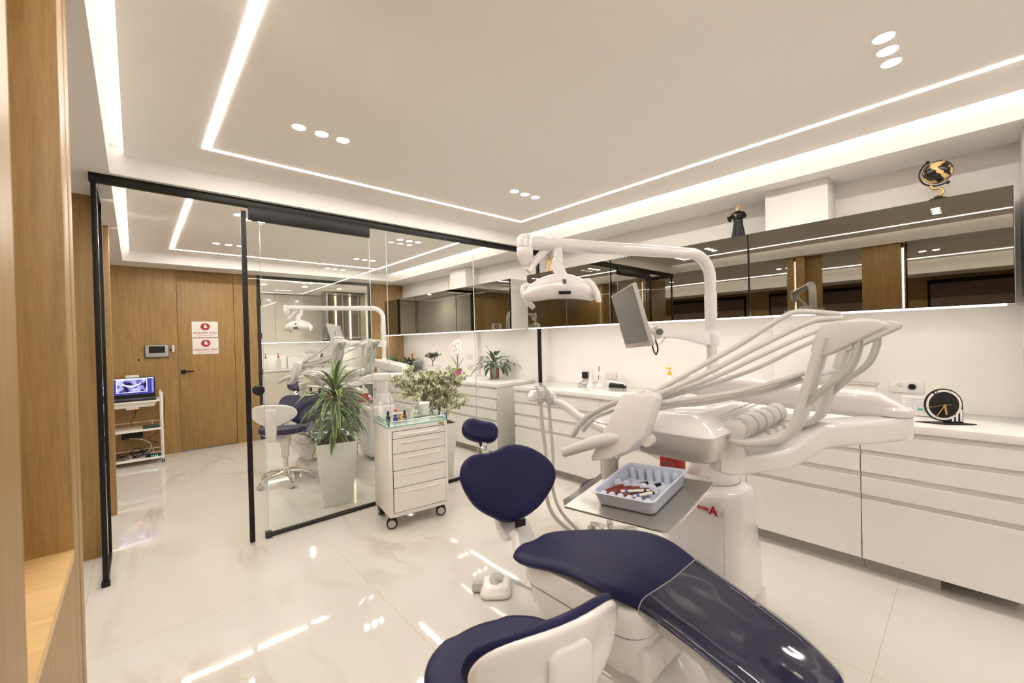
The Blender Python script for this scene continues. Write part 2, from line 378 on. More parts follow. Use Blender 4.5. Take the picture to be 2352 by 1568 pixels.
# oak piers and sill between this room and the hall on the left
def pier(y0, y1, x0=-0.4, x1=XWL, m=OAK): return structure('wall_left', MB().box(x0, x1, y0, y1, 0, ZS), m, bevel=0.003)
pier(0.575, 0.955); pier(0.54, 0.552); pier(0.54, 0.60, -0.4, -0.19)
pier(1.58, 1.69); pier(1.715, 1.80); pier(1.68, 1.73, -0.4, -0.19)
structure('wall_left', MB().box(-0.4, XWL, 0.955, 1.58, 0, 0.905), OAK)
structure('wall_left', MB().box(-0.25, -0.232, 1.40, 1.58, 0.93, ZS), OAK)
structure('trim_5', MB().box(-0.4, XWL, 0.955, 1.58, 0.905, 0.93), OAKL)
pier(4.10, 4.147, -0.95, -0.163); pier(4.173, 4.22, -0.95, -0.163); pier(4.14, 4.18, -0.95, -0.20); pier(5.03, 5.087, -0.75, -0.150); pier(5.113, 5.17, -0.75, -0.150); pier(5.08, 5.12, -0.75, -0.19)
# hall beyond the piers
structure('ceiling', MB().box(-3.35, -0.62, -2.2, 10.6, ZC, ZC+0.04), CEIL)
structure('trim_7', MB().box(-4.5, -3.42, -2.2, 10.6, 2.42, ZC+0.04), WHITEWALL)
# far wall: oak panelling, flush door, glazed opening to the staff kitchen
structure('wall_far', MB().box(-4.5, 0.437, YF, YF+0.1, 0, ZS), OAK)
structure('wall_far', MB().box(1.103, 1.40, YF, YF+0.1, 0, ZS).box(0.437, 1.103, YF, YF+0.1, 2.507, ZS), OAK)
structure('wall_far', MB().box(3.21, XWR, YF, YF+0.1, 0, ZS), OAK)
door = structure('door_1', MB().box(0.442, 1.098, YF+0.004, YF+0.05, 0.012, 2.502), OAK, bevel=0.002)
hb = MB().box(0.462, 0.516, YF-0.006, YF+0.006, 1.08, 1.134).make('door_handle', BLACK, door, bevel=0.003)
MB().box(0.478, 0.602, YF-0.05, YF-0.036, 1.10, 1.118).cyl((0.49, YF-0.004, 1.109), (0.49, YF-0.045, 1.109), 0.008).make('lever', BLACK, hb, bevel=0.002)
fr = structure('window_1', MB().box(1.405, 1.445, YF-0.012, YF+0.05, 0, ZS).box(3.165, 3.205, YF-0.012, YF+0.05, 0, ZS)
               .box(1.445, 3.165, YF-0.012, YF+0.05, 2.475, ZS).box(1.445, 3.165, YF-0.012, YF+0.05, 0, 0.035), BLACK)
MB().box(1.445, 3.165, YF+0.015, YF+0.025, 0.035, 2.475).make('window_pane', GLASS, fr)
for zz in (1.0, 1.55, 2.06): MB().box(1.395, 1.452, YF-0.028, YF-0.01, zz, zz+0.09).make('hinge', BLACK, fr, bevel=0.003)
# staff kitchen shell
structure('wall_kitchen_left', MB().box(1.15, 1.25, YF+0.1, 10.6, 0, 2.6), WHITEWALL)
structure('wall_kitchen_back', MB().box(1.15, 4.3, 10.45, 10.6, 0, 2.6), WHITEWALL)
structure('ceiling', MB().box(1.15, 4.3, YF+0.1, 10.6, 2.55, 2.6), CEIL)
# outer hall wall with three windows behind brown blinds
WIN = [(-0.9, 0.55), (0.95, 3.2), (3.7, 5.6)]
mb = MB(); yy = -2.2
for a, b in WIN: mb.box(-4.3, -4.2, yy, a, 0, 2.42); mb.box(-4.3, -4.2, a, b, 0, 0.75); mb.box(-4.3, -4.2, a, b, 2.34, 2.42); yy = b
mb.box(-4.3, -4.2, yy, 10.6, 0, 2.42)
structure('wall_left_outer', mb, OAK)
BLINDM = mat('brown_blind_slat', (0.24, 0.175, 0.145), 0.3)
for i, (a, b) in enumerate(WIN):
    w = structure('window_%d' % (i+2), MB().box(-4.26, -4.19, a, a+0.06, 0.75, 2.34).box(-4.26, -4.19, b-0.06, b, 0.75, 2.34).box(-4.26, -4.19, a, b, 2.28, 2.34).box(-4.26, -4.19, a, b, 0.75, 0.81), BLACK)
    MB().box(-4.24, -4.23, a+0.06, b-0.06, 0.81, 2.28).make('window_pane', GLASS, w)
    t = thing('venetian_blind', 'brown slatted blind over the %s hall window, seen in the smoked mirror doors' % ('nearest', 'wide middle', 'farthest')[i], 'blind', (-4.15, (a+b)/2, 0.8))
    MB().box(-4.19, -4.13, a+0.03, b-0.03, 2.30, 2.345).make('headrail', BLACKP, t)
    mb = MB()
    for k in range(46):
        z = 0.86+k*0.031; mb.obox((-4.155, (a+b)/2, z), (0.009, 0, -0.0165), (0, (b-a)/2-0.04, 0), (0.001, 0, 0.0006))
    mb.make('slats', BLINDM, t, flat=True)
    MB().box(-4.175, -4.14, a+0.04, b-0.04, 0.82, 0.845).make('bottom_rail', BLINDM, t)
    for q in (a+0.25, b-0.25): MB().cyl((-4.155, q, 0.83), (-4.155, q, 2.31), 0.0015, 6).make('ladder_cord', BLACKP, t)

# ------------------------------------------------------------------ glass partition and its sliding door
gp = structure('wall_partition', MB().box(-0.185, 3.715, 3.55, 3.60, 2.468, ZS), BLACK, bevel=0.002)
MB().box(0.70, 3.70, 3.572, 3.60, 0, 0.03).make('bottom_rail', BLACK, gp, bevel=0.002)
MB().box(3.69, 3.715, 3.565, 3.605, 0.0, 2.47).make('wall_channel', BLACK, gp)
MB().box(0.695, 0.735, 3.555, 3.60, 0, 0.045).make('floor_guide', BLACKP, gp, bevel=0.002)
for a, b in ((0.715, 1.718), (1.723, 2.705), (2.710, 3.69)):
    p = MB().box(a, b, 3.581, 3.591, 0.03, 2.47).make('glass_pane', GLASS, gp)
    MB().box(a-0.0012, a+0.0012, 3.5805, 3.5915, 0.03, 2.47).make('polished_edge', mat('glass_pale_edge', (0.55, 0.60, 0.56), 0.1), p)
    
rp = MB()
for y in (3.575, 4.085): rp.box(-0.178, -0.152, y-0.012, y+0.012, 0, ZS-0.05)
rp.box(-0.178, -0.152, 3.563, 4.097, 0, 0.03).box(-0.178, -0.152, 3.563, 4.097, ZS-0.055, ZS-0.01)
ret = rp.make('return_frame', BLACK, gp, bevel=0.002)
MB().box(-0.169, -0.161, 3.587, 4.073, 0.03, ZS-0.05).make('return_pane', GLASS, ret)
MB().box(-0.185, -0.145, 3.555, 3.60, 0, 0.03).make('post_foot', BLACKP, gp, bevel=0.002)
sd = structure('door_2', MB().box(0.594, 1.55, 3.552, 3.562, 0.012, 2.44), GLASS)
MB().box(0.590, 0.622, 3.546, 3.568, 0.010, 2.432).make('edge_profile', BLACK, sd, bevel=0.002)
MB().box(0.636, 1.552, 3.542, 3.574, 2.372, 2.475).make('roller_cover', BLACK, sd, bevel=0.002)
MB().box(1.5485, 1.5515, 3.5515, 3.5625, 0.012, 2.44).make('polished_edge', MATS['glass_pale_edge'], sd)
MB().lathe([(0.006, 0), (0.036, 0.001), (0.038, 0.006), (0.037, 0.016), (0.027, 0.022), (0.024, 0.017), (0.004, 0.016)], (0.672, 3.5515, 1.115), 28, (0, -1, 0)).make('pull_knob', BLACKP, sd)
MB().lathe([(0.006, 0), (0.037, 0.001), (0.038, 0.014), (0.004, 0.016)], (0.672, 3.5625, 1.115), 28, (0, 1, 0)).make('pull_knob', BLACKP, sd)

# ------------------------------------------------------------------ lamps of the room
def led_frame(x0, x1, y0, y1, z, label, w=0.0135):
    mb = MB().box(x0-w, x1+w, y1-w, y1+w, z-0.002, z+0.004).box(x0-w, x0+w, y0, y1-w, z-0.002, z+0.004).box(x1-w, x1+w, y0, y1-w, z-0.002, z+0.004).box(x0-w, x1+w, y0-2*w, y0, z-0.002, z+0.004)
    return tag(mb.make('led_line_light', LEDM, flat=True), label, 'ceiling light', 'LED line frames in the ceilings')
led_frame(0.347, 2.975, -1.55, 3.10, ZC, 'thin glowing LED rectangle set in the ceiling over the near dental chair')
led_frame(0.357, 2.985, 3.95, 6.545, ZC, 'thin glowing LED rectangle in the ceiling of the far surgery behind the glass')
tag(MB().box(-3.03, -2.99, -2.0, 10.3, ZC-0.002, ZC+0.004).make('led_line_light', LEDM, flat=True), 'straight glowing LED line along the hall ceiling, seen in the smoked mirror doors', 'ceiling light', 'LED line frames in the ceilings')
def cove(x, xb, y0, y1, label):
    """strip on the edge of the floating ceiling panel, shining at the fascia"""
    o = MB().box(x, x+(0.003 if xb > x else -0.003), y0, y1, ZC+0.014, ZC+0.034).make('cove_light_strip', COVEM, flat=True)
    return tag(o, label, 'cove light', 'hidden cove LED strips')
cove(-0.0252, -0.09, -2.1, 3.49, 'hidden cove LED strip lighting the left fascia beside the near ceiling')
cove(3.3702, 3.43, -2.1, 3.49, 'hidden cove LED strip lighting the right fascia above the near wall cabinets')
cove(-0.0252, -0.09, 3.66, 6.89, 'hidden cove LED strip lighting the left fascia behind the glass partition')
cove(3.3702, 3.43, 3.66, 6.89, 'hidden cove LED strip lighting the right fascia behind the glass partition')
cove(-3.3502, -3.42, -2.1, 10.4, 'hidden cove LED strip lighting the outer fascia of the hall')
def downlight(x, y, z, label, group, r=0.034, m=None):
    t = thing('recessed_downlight', label, 'downlight', (x, y, z), group)
    MB().lathe([(r, -0.003), (r+0.008, -0.003), (r+0.010, 0.002), (r, 0.004)], (x, y, z), 24).make('bezel', WHITEWALL, t)
    MB().lathe([(0.001, -0.0035), (r, -0.0035), (r, 0.003), (0.001, 0.003)], (x, y, z), 24).make('diffuser', m or SPOTM, t, flat=True)
    return t
POS3 = ('leftmost', 'middle one', 'rightmost')
for (x0, y, where) in ((0.700, 2.482, 'by the left side of the near ceiling'), (2.317, 2.482, 'above the glass end of the near wall cabinets'), (2.313, 0.228, 'above the globe end of the wall cabinets'), (0.700, 0.228, 'straight above the camera side of the room'),
                       (0.73, 5.90, 'at the far left behind the glass'), (0.73, 4.50, 'just behind the sliding door'), (2.34, 4.50, 'just behind the right glass pane'), (2.38, 5.90, 'at the far right behind the glass')):
    for k in range(3): downlight(x0+0.12*k, y, ZC, 'downlight %s, %s of three' % (where, POS3[k]), 'recessed downlights in threes')
for k, y in enumerate((0.35, 0.50, 2.3, 2.45, 4.6)): downlight(-2.2, y, ZC, 'round downlight in the hall ceiling, number %d from the camera in the mirror doors' % (k+1), 'hall downlights', 0.04)
for k, (x, y) in enumerate(((1.75, 8.6), (2.45, 8.6), (3.1, 8.6))): downlight(x, y, 2.55, 'small downlight in the staff kitchen ceiling, %s' % ('leftmost', 'middle one', 'rightmost')[k], 'kitchen downlights', 0.04, KSPOTM)
for k, (x, y) in enumerate(((-0.189, 1.7025), (-0.189, 0.5635), (-0.199, 4.16), (-0.189, 5.10))):
    tag(MB().box(x, x+0.003, y-0.009, y+0.009, 0.02, 2.46).make('vertical_led_strip', LEDV, flat=True), 'vertical LED line let into the %s oak pier' % ('slim nearest-the-sill', 'broad camera-side', 'pier beside the black glass frame,', 'farthest left')[k], 'wall light', 'vertical LED lines on the oak piers')

# ================================================================== CABINETS
XC = 3.19
ROWS = [(0.739, 0.838), (0.608, 0.710), (0.474, 0.576), (0.088, 0.446)]
def base_unit(y0, y1, label, group, seam=None):
    t = thing('drawer_cabinet', label, 'cabinet', (XC+0.3, (y0+y1)/2, 0), group)
    MB().box(XC+0.019, XWR-0.005, y0+0.002, y1-0.002, 0.088, 0.866).make('carcass', LACQIN, t)
    MB().box(XC+0.075, XC+0.09, max(y0+0.001, 0.13 if y0 < 1 else -9), y1-0.001, 0.0, 0.088).make('plinth', PLINTH, t)
    for a, b in ROWS:
        MB().box(XC, XC+0.022, y0+0.002, y1-0.002, a, b).make('drawer_front', LACQ, t, bevel=0.0012, seg=1)
    return t
BU = [(-0.198, 0.455, 'nearest the camera at the pier'), (0.455, 1.087, 'second from the pier'), (1.087, 1.711, 'third from the pier, behind the dental unit'),
      (1.711, 2.336, 'fourth from the pier, behind the instrument console'), (2.336, 3.512, 'wide one at the glass partition')]
for a, b, w in BU: base_unit(a, b, 'white handleless drawer cabinet in the near room, %s' % w, 'drawer cabinets in the near room')
for a, b, w in ((3.83, 4.68, 'beside the glass partition'), (4.68, 5.6, 'second from the glass'), (5.6, 6.5, 'third from the glass'), (6.5, 7.34, 'at the far oak wall')):
    base_unit(a, b, 'white handleless drawer cabinet in the far room, %s' % w, 'drawer cabinets in the far room')
tag(MB().box(XC-0.004, XWR-0.002, -0.198, 3.514, 0.868, 0.91).make('worktop', QUARTZ, bevel=0.002), 'long white worktop over the near drawer cabinets', 'worktop')
tag(MB().box(XC-0.004, XWR-0.002, 3.822, 7.345, 0.868, 0.91).make('worktop', QUARTZ, bevel=0.002), 'long white worktop over the far drawer cabinets, carrying the potted plants', 'worktop')
XM = 3.47
def wall_unit(y0, y1, label, group, tilt=0.0):
    t = thing('wall_cabinet', label, 'wall cabinet', (XM+0.2, (y0+y1)/2, 1.57), group)
    MB().box(XM+0.022, XWR-0.002, y0+0.001, y1-0.001, 1.572, 2.198).make('carcass', LACQ, t)
    dr = MB().box(XM+0.004, XM+0.020, y0+0.004, y1-0.004, 1.572, 2.198).make('door', BLACK, t)
    MB().box(XM, XM+0.004, y0+0.007, y1-0.007, 1.576, 2.196).make('mirror_glass', MIRROR, dr, flat=True)
    return t
for a, b, w in ((-0.162, 1.130, 'nearest the camera, under the globe'), (1.130, 2.366, 'middle one of the near row, under the robed figurine'), (2.366, 3.545, 'at the glass end of the near row')):
    wall_unit(a, b, 'smoked mirror wall cabinet, %s' % w, 'smoked mirror wall cabinets')
for a, b, w in ((3.85, 5.02, 'first behind the glass partition'), (5.02, 6.20, 'middle one behind the glass'), (6.20, 7.345, 'farthest, at the oak wall behind the glass')):
    wall_unit(a, b, 'smoked mirror wall cabinet, %s' % w, 'smoked mirror wall cabinets')
def undercab(y0, y1, label):
    tag(MB().box(XM+0.001, XM+0.034, y0, y1, 1.561, 1.571).make('under_cabinet_light', LEDW, bevel=0.003), label, 'strip light', 'LED strips under the wall cabinets')
undercab(-0.13, 3.535, 'bright LED strip along the underside of the near wall cabinets')
undercab(3.86, 7.33, 'bright LED strip along the underside of the far wall cabinets')

# ------------------------------------------------------------------ ornaments on the wall cabinets
ZT = 2.2
def globe():
    c = V((3.60, 0.125, ZT)); t = thing('desk_globe', 'black and gold globe on an ornate stand, on top of the nearest wall cabinet', 'globe', c)
    m = bpy.data.materials.new('black_and_gold_globe'); m.use_nodes = True; nt = m.node_tree; b = nt.nodes['Principled BSDF']
    n = nt.nodes.new('ShaderNodeTexNoise'); n.inputs['Scale'].default_value = 13; n.inputs['Detail'].default_value = 5; n.inputs['Distortion'].default_value = 0.4
    g = nt.nodes.new('ShaderNodeTexCoord'); nt.links.new(g.outputs['Object'], n.inputs['Vector'])
    r = nt.nodes.new('ShaderNodeValToRGB'); r.color_ramp.elements[0].position = 0.53; r.color_ramp.elements[1].position = 0.55
    r.color_ramp.elements[0].color = (0.012, 0.011, 0.010, 1); r.color_ramp.elements[1].color = (0.72, 0.5, 0.22, 1)
    nt.links.new(n.outputs['Fac'], r.inputs[0]); nt.links.new(r.outputs[0], b.inputs['Base Color']); b.inputs['Roughness'].default_value = 0.2
    h = c + V((0, 0, 0.185))
    MB().ell(h, 0.068, 0.068, 0.068, 28, 18).make('sphere', m, t)
    ax = V((0, 0.5, 0.86)).normalized(); e = V((0, 0.86, -0.5))
    mb = MB().tube([h + 0.08*(math.cos(a)*ax + math.sin(a)*e) for a in [PI*1.0*k/16-0.02 for k in range(17)]], 0.0045, 8)
    for q in (-1, 1): mb.ell(h + q*0.083*ax, 0.010, 0.010, 0.010, 10, 6)
    mb.make('meridian_arm', mat('black_lacquer', (0.012, 0.011, 0.01), 0.2), t)
    MB().tube(cr([c+V((0, .012, .035)), c+V((0, -.02, .055)), c+V((0, -.012, .085)), c+V((0, .022, .09)), c+V((0, .03, .112))], 6), 0.007, 10).make('scroll_stem', GOLD, t)
    MB().lathe([(0.07, 0), (0.072, 0.006), (0.058, 0.012), (0.05, 0.022), (0.03, 0.03), (0.014, 0.042), (0.002, 0.044)], c, 8).make('stand_foot', MATS['black_lacquer'], t)
    mb = MB()
    for k in range(16):
        a = 2*PI*k/16; mb.ell(c+V((0.071*math.cos(a), 0.071*math.sin(a), 0.006)), 0.008, 0.008, 0.005, 8, 5)
    mb.make('beaded_rim', GOLD, t)
globe()
def figurine():
    c = V((3.58, 1.236, ZT)); t = thing('figurine', 'small figurine of a bearded man in a black robe, standing on a wall cabinet', 'figurine', c)
    rb = mat('black_glazed_robe', (0.006, 0.006, 0.006), 0.4, spec=0.25); sk = mat('painted_skin', (0.52, 0.33, 0.20), 0.5); wh = mat('painted_beard', (0.60, 0.52, 0.42), 0.6)
    rings = []
    for z, rx, ry, fl in ((0, .046, .040, .16), (.02, .044, .038, .16), (.08, .037, .031, .10), (.125, .032, .027, .05), (.14, .031, .026, 0), (.165, .037, .028, 0), (.19, .043, .028, 0), (.205, .040, .026, 0), (.216, .020, .018, 0), (.222, .012, .012, 0)):
        rings.append([c+V((ry*(1+fl*math.cos(6*a))*math.cos(a), rx*(1+fl*math.cos(6*a))*math.sin(a), z)) for a in [2*PI*k/36 for k in range(36)]])
    MB().loft(rings).make('robe', rb, t)
    MB().tube([c+V((0.030*math.cos(a), 0.034*math.sin(a), 0.137)) for a in [2*PI*k/20 for k in range(20)]], 0.003, 6, closed=True).make('cord_belt', mat('painted_cord', (0.16, 0.12, 0.08), 0.6), t)
    mb = MB().tube(cr([c+V((0, .036, .200)), c+V((-.012, .055, .165)), c+V((-.030, .052, .150)), c+V((-.042, .060, .178))], 5), [.013]*10+[.010]*6, 8)
    mb.tube(cr([c+V((0, -.036, .200)), c+V((-.010, -.052, .165)), c+V((-.032, -.030, .158)), c+V((-.036, -.004, .172))], 5), [.013]*10+[.010]*6, 8)
    mb.make('sleeves', rb, t)
    def hand(p, d, up):
        mb = MB().ell(p, .007, .006, .010, 8, 6)
        for k in range(4): q = p+V(up)*0.008+V((0, (k-1.5)*.0035, 0)); mb.tube([q, q+V(up)*(.012+.002*(k in (1, 2)))], .0018, 6)
        mb.tube([p, p+V((0, d*.009, .006))], .002, 6); return mb
    hand(c+V((-.045, .064, .192)), -1, (0, 0, 1)).make('raised_hand', sk, t); hand(c+V((-.040, .002, .178)), 1, (0.1, 0.7, 0.6)).make('hand', sk, t)
    hd = MB().ell(c+V((-.004, 0, .247)), .018, .016, .022, 16, 10).ell(c+V((-.0225, 0, .247)), .004, .0035, .006, 8, 6)
    for q in (-1, 1): hd.ell(c+V((-.003, q*.016, .246)), .003, .002, .005, 8, 5)
    hd = hd.make('head', sk, t)
    MB().ell(c+V((-.014, 0, .230)), .010, .012, .016, 12, 8).ell(c+V((.004, 0, .252)), .017, .0175, .014, 12, 8).make('beard_and_hair', wh, hd)
    for q in (-1, 1): MB().ell(c+V((-.0205, q*.006, .252)), .0018, .0022, .0018, 8, 5).make('eye', BLACKP, hd)
figurine()
def ring_ornament(y, label, inner):
    c = V((3.62, y, ZT)); t = thing('ring_ornament', label, 'ornament', c); r = 0.088; h = c+V((0, 0, r+0.008))
    MB().tube([h+V((0, r*math.cos(a), r*math.sin(a))) for a in [2*PI*k/40 for k in range(40)]], 0.0045, 8, closed=True).make('ring', mat('rose_gold_ring', (0.62, 0.36, 0.2), 0.3, metal=0.7), t)
    MB().box(3.60, 3.64, y-0.04, y+0.04, ZT, ZT+0.008).make('foot', GOLD, t, bevel=0.002)
    MB().ell(h+V((0, 0, r+0.008)), .006, .006, .010, 10, 6).make('finial', GOLD, t)
    m = mat(*inner); mb = MB().tube(cr([h+V((0, -.02, -r)), h+V((0, -.012, -.02)), h+V((0, .014, .035))], 6), [.014]*4+[.011]*4+[.006]*5, 8).ell(h+V((0, .018, .048)), .012, .012, .014, 10, 8)
    mb.tube(cr([h+V((0, .026, -r)), h+V((0, .02, -.03)), h+V((0, -.01, .01))], 5), .006, 8).make('inner_figure', m, t)
ring_ornament(2.332, 'gold ring ornament with a teal figure inside, half hidden by the lamp arm', ('teal_glaze', (0.25, 0.5, 0.48), 0.3))
ring_ornament(5.340, 'gold ring ornament with a bronze figure inside, on a far wall cabinet behind the glass', ('bronze_glaze', (0.30, 0.22, 0.13), 0.35))
def wire_statuette():
    c = V((3.6, 3.285, ZT)); t = thing('wire_statuette', 'openwork gold statuette on the wall cabinet beside the dental lamp head', 'ornament', c)
    MB().lathe([(.045, 0), (.045, .006), (.02, .012), (.002, .013)], c, 18).make('foot', GOLD, t)
    mb = MB()
    for k in range(11):
        a = 2*PI*k/11; e = V((math.cos(a), math.sin(a), 0))
        mb.tube(cr([c+.044*e+V((0, 0, .008)), c+.030*e+V((0, 0, .07)), c+.022*e+V((0, 0, .12)), c+.012*e+V((0, 0, .155))], 4), .0028, 6)
    for q in (-1, 1): mb.tube(cr([c+V((0, q*.012, .15)), c+V((0, q*.05, .165)), c+V((0, q*.062, .12)), c+V((0, q*.04, .10)), c+V((0, q*.018, .12))], 5), .0035, 6)
    mb.ell(c+V((0, 0, .178)), .013, .013, .016, 10, 8).make('wire_body', GOLD, t)
wire_statuette()
CEILDET = thing('smoke_detector', 'small white round detector on the soffit above the glazed kitchen opening', 'smoke detector', (2.45, 7.1, ZS))
MB().lathe([(0.03, -0.03), (0.045, -0.022), (0.05, -0.004), (0.05, 0)], (2.45, 7.1, ZS), 24).make('body', LACQ, CEILDET)
MB().lathe([(0.01, -0.034), (0.018, -0.033), (0.019, -0.028), (0.01, -0.028)], (2.45, 7.1, ZS), 18).make('grille', GREYP, CEILDET)

# ------------------------------------------------------------------ sockets and small things on the near worktop
def socket(y, z, label, plug=False, w=0.078, x=XWR):
    t = thing('wall_socket', label, 'socket', (x, y, z))
    MB().box(x-0.010, x, y-w, y+w, z-0.042, z+0.042).make('face_plate', LACQ, t, bevel=0.003)
    for k, q in enumerate((-0.030, 0.030)):
        r = MB().lathe([(0.001, 0.0009), (0.0175, 0.0009), (0.020, 0.004), (0.0225, 0.004), (0.0225, 0), (0.001, -0.001)], (x-0.010, y+q, z), 24, (-1, 0, 0)).make('outlet', LACQIN, t)
        MB().box(x-0.0135, x-0.011, y+q-0.009, y+q-0.005, z-0.002, z+0.002).box(x-0.0135, x-0.011, y+q+0.005, y+q+0.009, z-0.002, z+0.002).make('contact_holes', BLACKP, r)
    return t
socket(2.963, 1.035, 'white twin wall socket half covered by the black adapter'); socket(2.650, 1.03, 'white twin wall socket above the black handpiece cradle')
s3 = socket(0.300, 1.062, 'white twin wall socket behind the round black clock', w=0.085)
MB().lathe([(0.001, 0), (0.019, 0), (0.018, 0.014), (0.001, 0.016)], (XWR-0.012, 0.270, 1.062), 20, (-1, 0, 0)).make('plug', BLACKP, s3)
t = thing('power_adapter', 'black plug-in power adapter in the left socket over the near worktop', 'adapter', (3.8, 2.975, 0.99))
MB().box(3.785, XWR-0.008, 2.945, 3.005, 0.975, 1.05).make('housing', BLACKP, t, bevel=0.006)
MB().tube(cr([(3.80, 2.96, .978), (3.785, 2.975, .95), (3.77, 3.01, .925), (3.76, 2.985, .9135), (3.755, 2.90, .9135), (3.77, 2.85, .914), (3.79, 2.80, .95), (3.78, 2.74, .93)], 6), 0.0022, 6).make('cord', BLACKP, t)
MB().tube(cr([(3.80, 2.98, .978), (3.79, 3.00, .94), (3.77, 3.04, .916), (3.75, 3.03, .9135), (3.73, 2.97, .9135)], 6), 0.0022, 6).make('cord', BLACKP, t)
def charger(y, x, label, tip):
    c = V((x, y, 0.91)); t = thing('charging_handpiece', label, 'handpiece', c)
    MB().lathe([(.038, 0), (.040, .008), (.036, .018), (.020, .022), (.018, .030), (.012, .032)], c, 24).make('charging_base', ABS, t)
    if tip:
        b = MB().lathe([(.010, .024), (.0125, .04), (.0125, .13), (.010, .15), (.007, .16), (.005, .162)], c, 18).make('wand', ABS, t)
        MB().box(x-.0138, x-.0115, y-.003, y+.003, .91+.07, .91+.12).make('display_strip', BLACKP, b)
        MB().tube(cr([c+V((0, 0, .158)), c+V((0, 0, .19)), c+V((-.004, -.004, .215))], 5), .0042, 8).make('light_guide', BLACKP, b)
    else:
        b = MB().tube([c+V((0, .006, .02)), c+V((0, -.002, .08)), c+V((0, -.012, .14)), c+V((0, -.020, .185)), c+V((0, -.018, .205))], [.020, .013, .009, .006, .004], 12).make('wand', ABS, t)
        MB().ell(c+V((0, -.017, .208)), .006, .004, .005, 10, 6).make('head', STEEL, b)
charger(2.835, 3.72, 'white handpiece with a steel tip in its charging base, beside the black adapter', False)
charger(2.715, 3.72, 'white curing light with a black light guide, upright in its charging base', True)
t = thing('handpiece_cradle', 'low black cradle holding a white handpiece, under the right-hand socket', 'cradle', (3.74, 2.50, 0.91))
MB().loft([[V((3.74, 2.50, .91))+V((a, b, z)) for a, b in rrect(w, h, .02, 4)] for z, w, h in ((0, .075, .19), (.03, .07, .185), (.045, .06, .17))]).make('stand', BLACKP, t, bevel=0.004)
MB().tube([(3.735, 2.60, .968), (3.735, 2.57, .966), (3.735, 2.48, .955), (3.735, 2.40, .945)], [.006, .014, .017, .012], 14).tube([(3.735, 2.60, .968), (3.735, 2.66, .970)], .003, 8).make('handpiece', ABS, t)
def pump_bottle(c, label, body, cap, h=0.17, r=0.034, liquid=None):
    c = V(c); t = thing('pump_bottle', label, 'bottle', c)
    k = h/0.17
    MB().lathe([(r*.92, 0), (r, .006*k), (r, .085*k), (r*.85, .115*k), (r*.42, .135*k), (r*.40, .142*k)], c, 24).make('bottle_body', body, t)
    p = MB().lathe([(r*.5, .140*k), (r*.5, .160*k), (r*.3, .166*k), (r*.16, .168*k), (r*.16, .19*k)], c, 18).make('pump_cap', cap, t)
    MB().box(c.x-.009, c.x+.009, c.y-.016, c.y+.030*k, c.z+.188*k, c.z+.197*k).make('nozzle', cap, p, bevel=0.002)
    return t
YEL = mat('yellow_plastic', (0.85, 0.42, 0.01), 0.3); MILK = mat('milky_plastic', (0.72, 0.69, 0.63), 0.25)
pb = pump_bottle((3.70, 1.90, 0.91), 'white pump bottle with a yellow pump on the near worktop', MILK, YEL, 0.2, 0.036)
MB().box(3.662, 3.664, 1.87, 1.90, 0.945, 1.0).make('label_sticker', YEL, pb)
# black desk clock standing on the worktop
def clock():
    o = AZ(2168, 972, 0.912); n = V((-0.80, -0.60, 0)).normalized(); x = V((0.60, -0.80, 0)).normalized(); x = V((-n.y, n.x, 0)); z = V((0, 0, 1))
    x = n.cross(z)*-1      # rightwards seen from the room
    t = thing('desk_clock', 'round black desk clock with white ring and gold hands, on the worktop by the pier', 'clock', o)
    R = 0.092; c = o + z*(R+0.012)
    def pt(a, r, d=0.0): return c + r*(math.cos(a)*x + math.sin(a)*z) + d*n
    MB().prism([o-0.115*x-0.04*n, o-0.02*x+0.035*n, o+0.13*x+0.035*n, o+0.085*x-0.05*n], z*0.004).make('base_plate', BLACKP, t, bevel=0.001)
    prof = [pt(a, R) for a in [2*PI*k/60 for k in range(0, 46)]]
    body = [pt(2*PI*k/64, R) for k in range(0, 49)] + [c+R*x-z*(R+0.008)][:0]
    poly = [pt(2*PI*k/64, R) for k in range(0, 49)]; poly += [c+V((0, 0, -R-0.008)), c+R*x+V((0, 0, -R-0.008))]
    MB().prism([p-0.006*n for p in poly], n*0.006).make('clock_body', BLACKP, t)
    WHT = mat('white_plastic_ring', (0.80, 0.79, 0.76), 0.3)
    mb = MB()
    def arc(a0, a1):
        k = max(3, int((a1-a0)*14)); rings = []
        for i in range(k+1):
            a = a0+(a1-a0)*i/k; rings.append([pt(a, R*.80, .0005), pt(a, R*.92, .0005), pt(a, R*.92, .003), pt(a, R*.80, .003)])
        mb.loft(rings)
    arc(-0.62, 1.95); arc(2.02, 2.12); arc(2.24, 5.25); arc(5.35, 5.45)
    for k, q in enumerate((0.42, 0.62, 0.82)): hgt = 0.03+0.018*k; mb.obox(c+R*q*1.08*x+V((0, 0, -R+hgt/2+0.0))+0.002*n, 0.005*x, (0, 0, hgt/2), 0.0015*n)
    mb.make('ring_and_bars', WHT, t, flat=True)
    def hand(name, ang, ln, w, tail=0.0):
        d = math.cos(ang)*x+math.sin(ang)*z; e = -math.sin(ang)*x+math.cos(ang)*z
        MB().obox(c+d*(ln-tail)/2+0.010*n, d*(ln+tail)/2, e*w/2, 0.0008*n).make(name, GOLD, t)
    hand('hour_hand', -1.45, 0.055, 0.009); hand('minute_hand', -2.15, 0.085, 0.005); hand('second_hand', -2.98, 0.095, 0.0022, 0.03)
    MB().lathe([(.006, 0), (.006, .012), (.002, .0125)], c, 14, n).make('hub', GOLD, t)
clock()
t = thing('card_box', 'small white card box with blue handwriting, behind the black clock', 'box', (3.57, 0.23, 0.912))
MB().box(3.555, 3.60, 0.145, 0.295, 0.913, 1.022).make('box_body', LACQ, t, bevel=0.002)
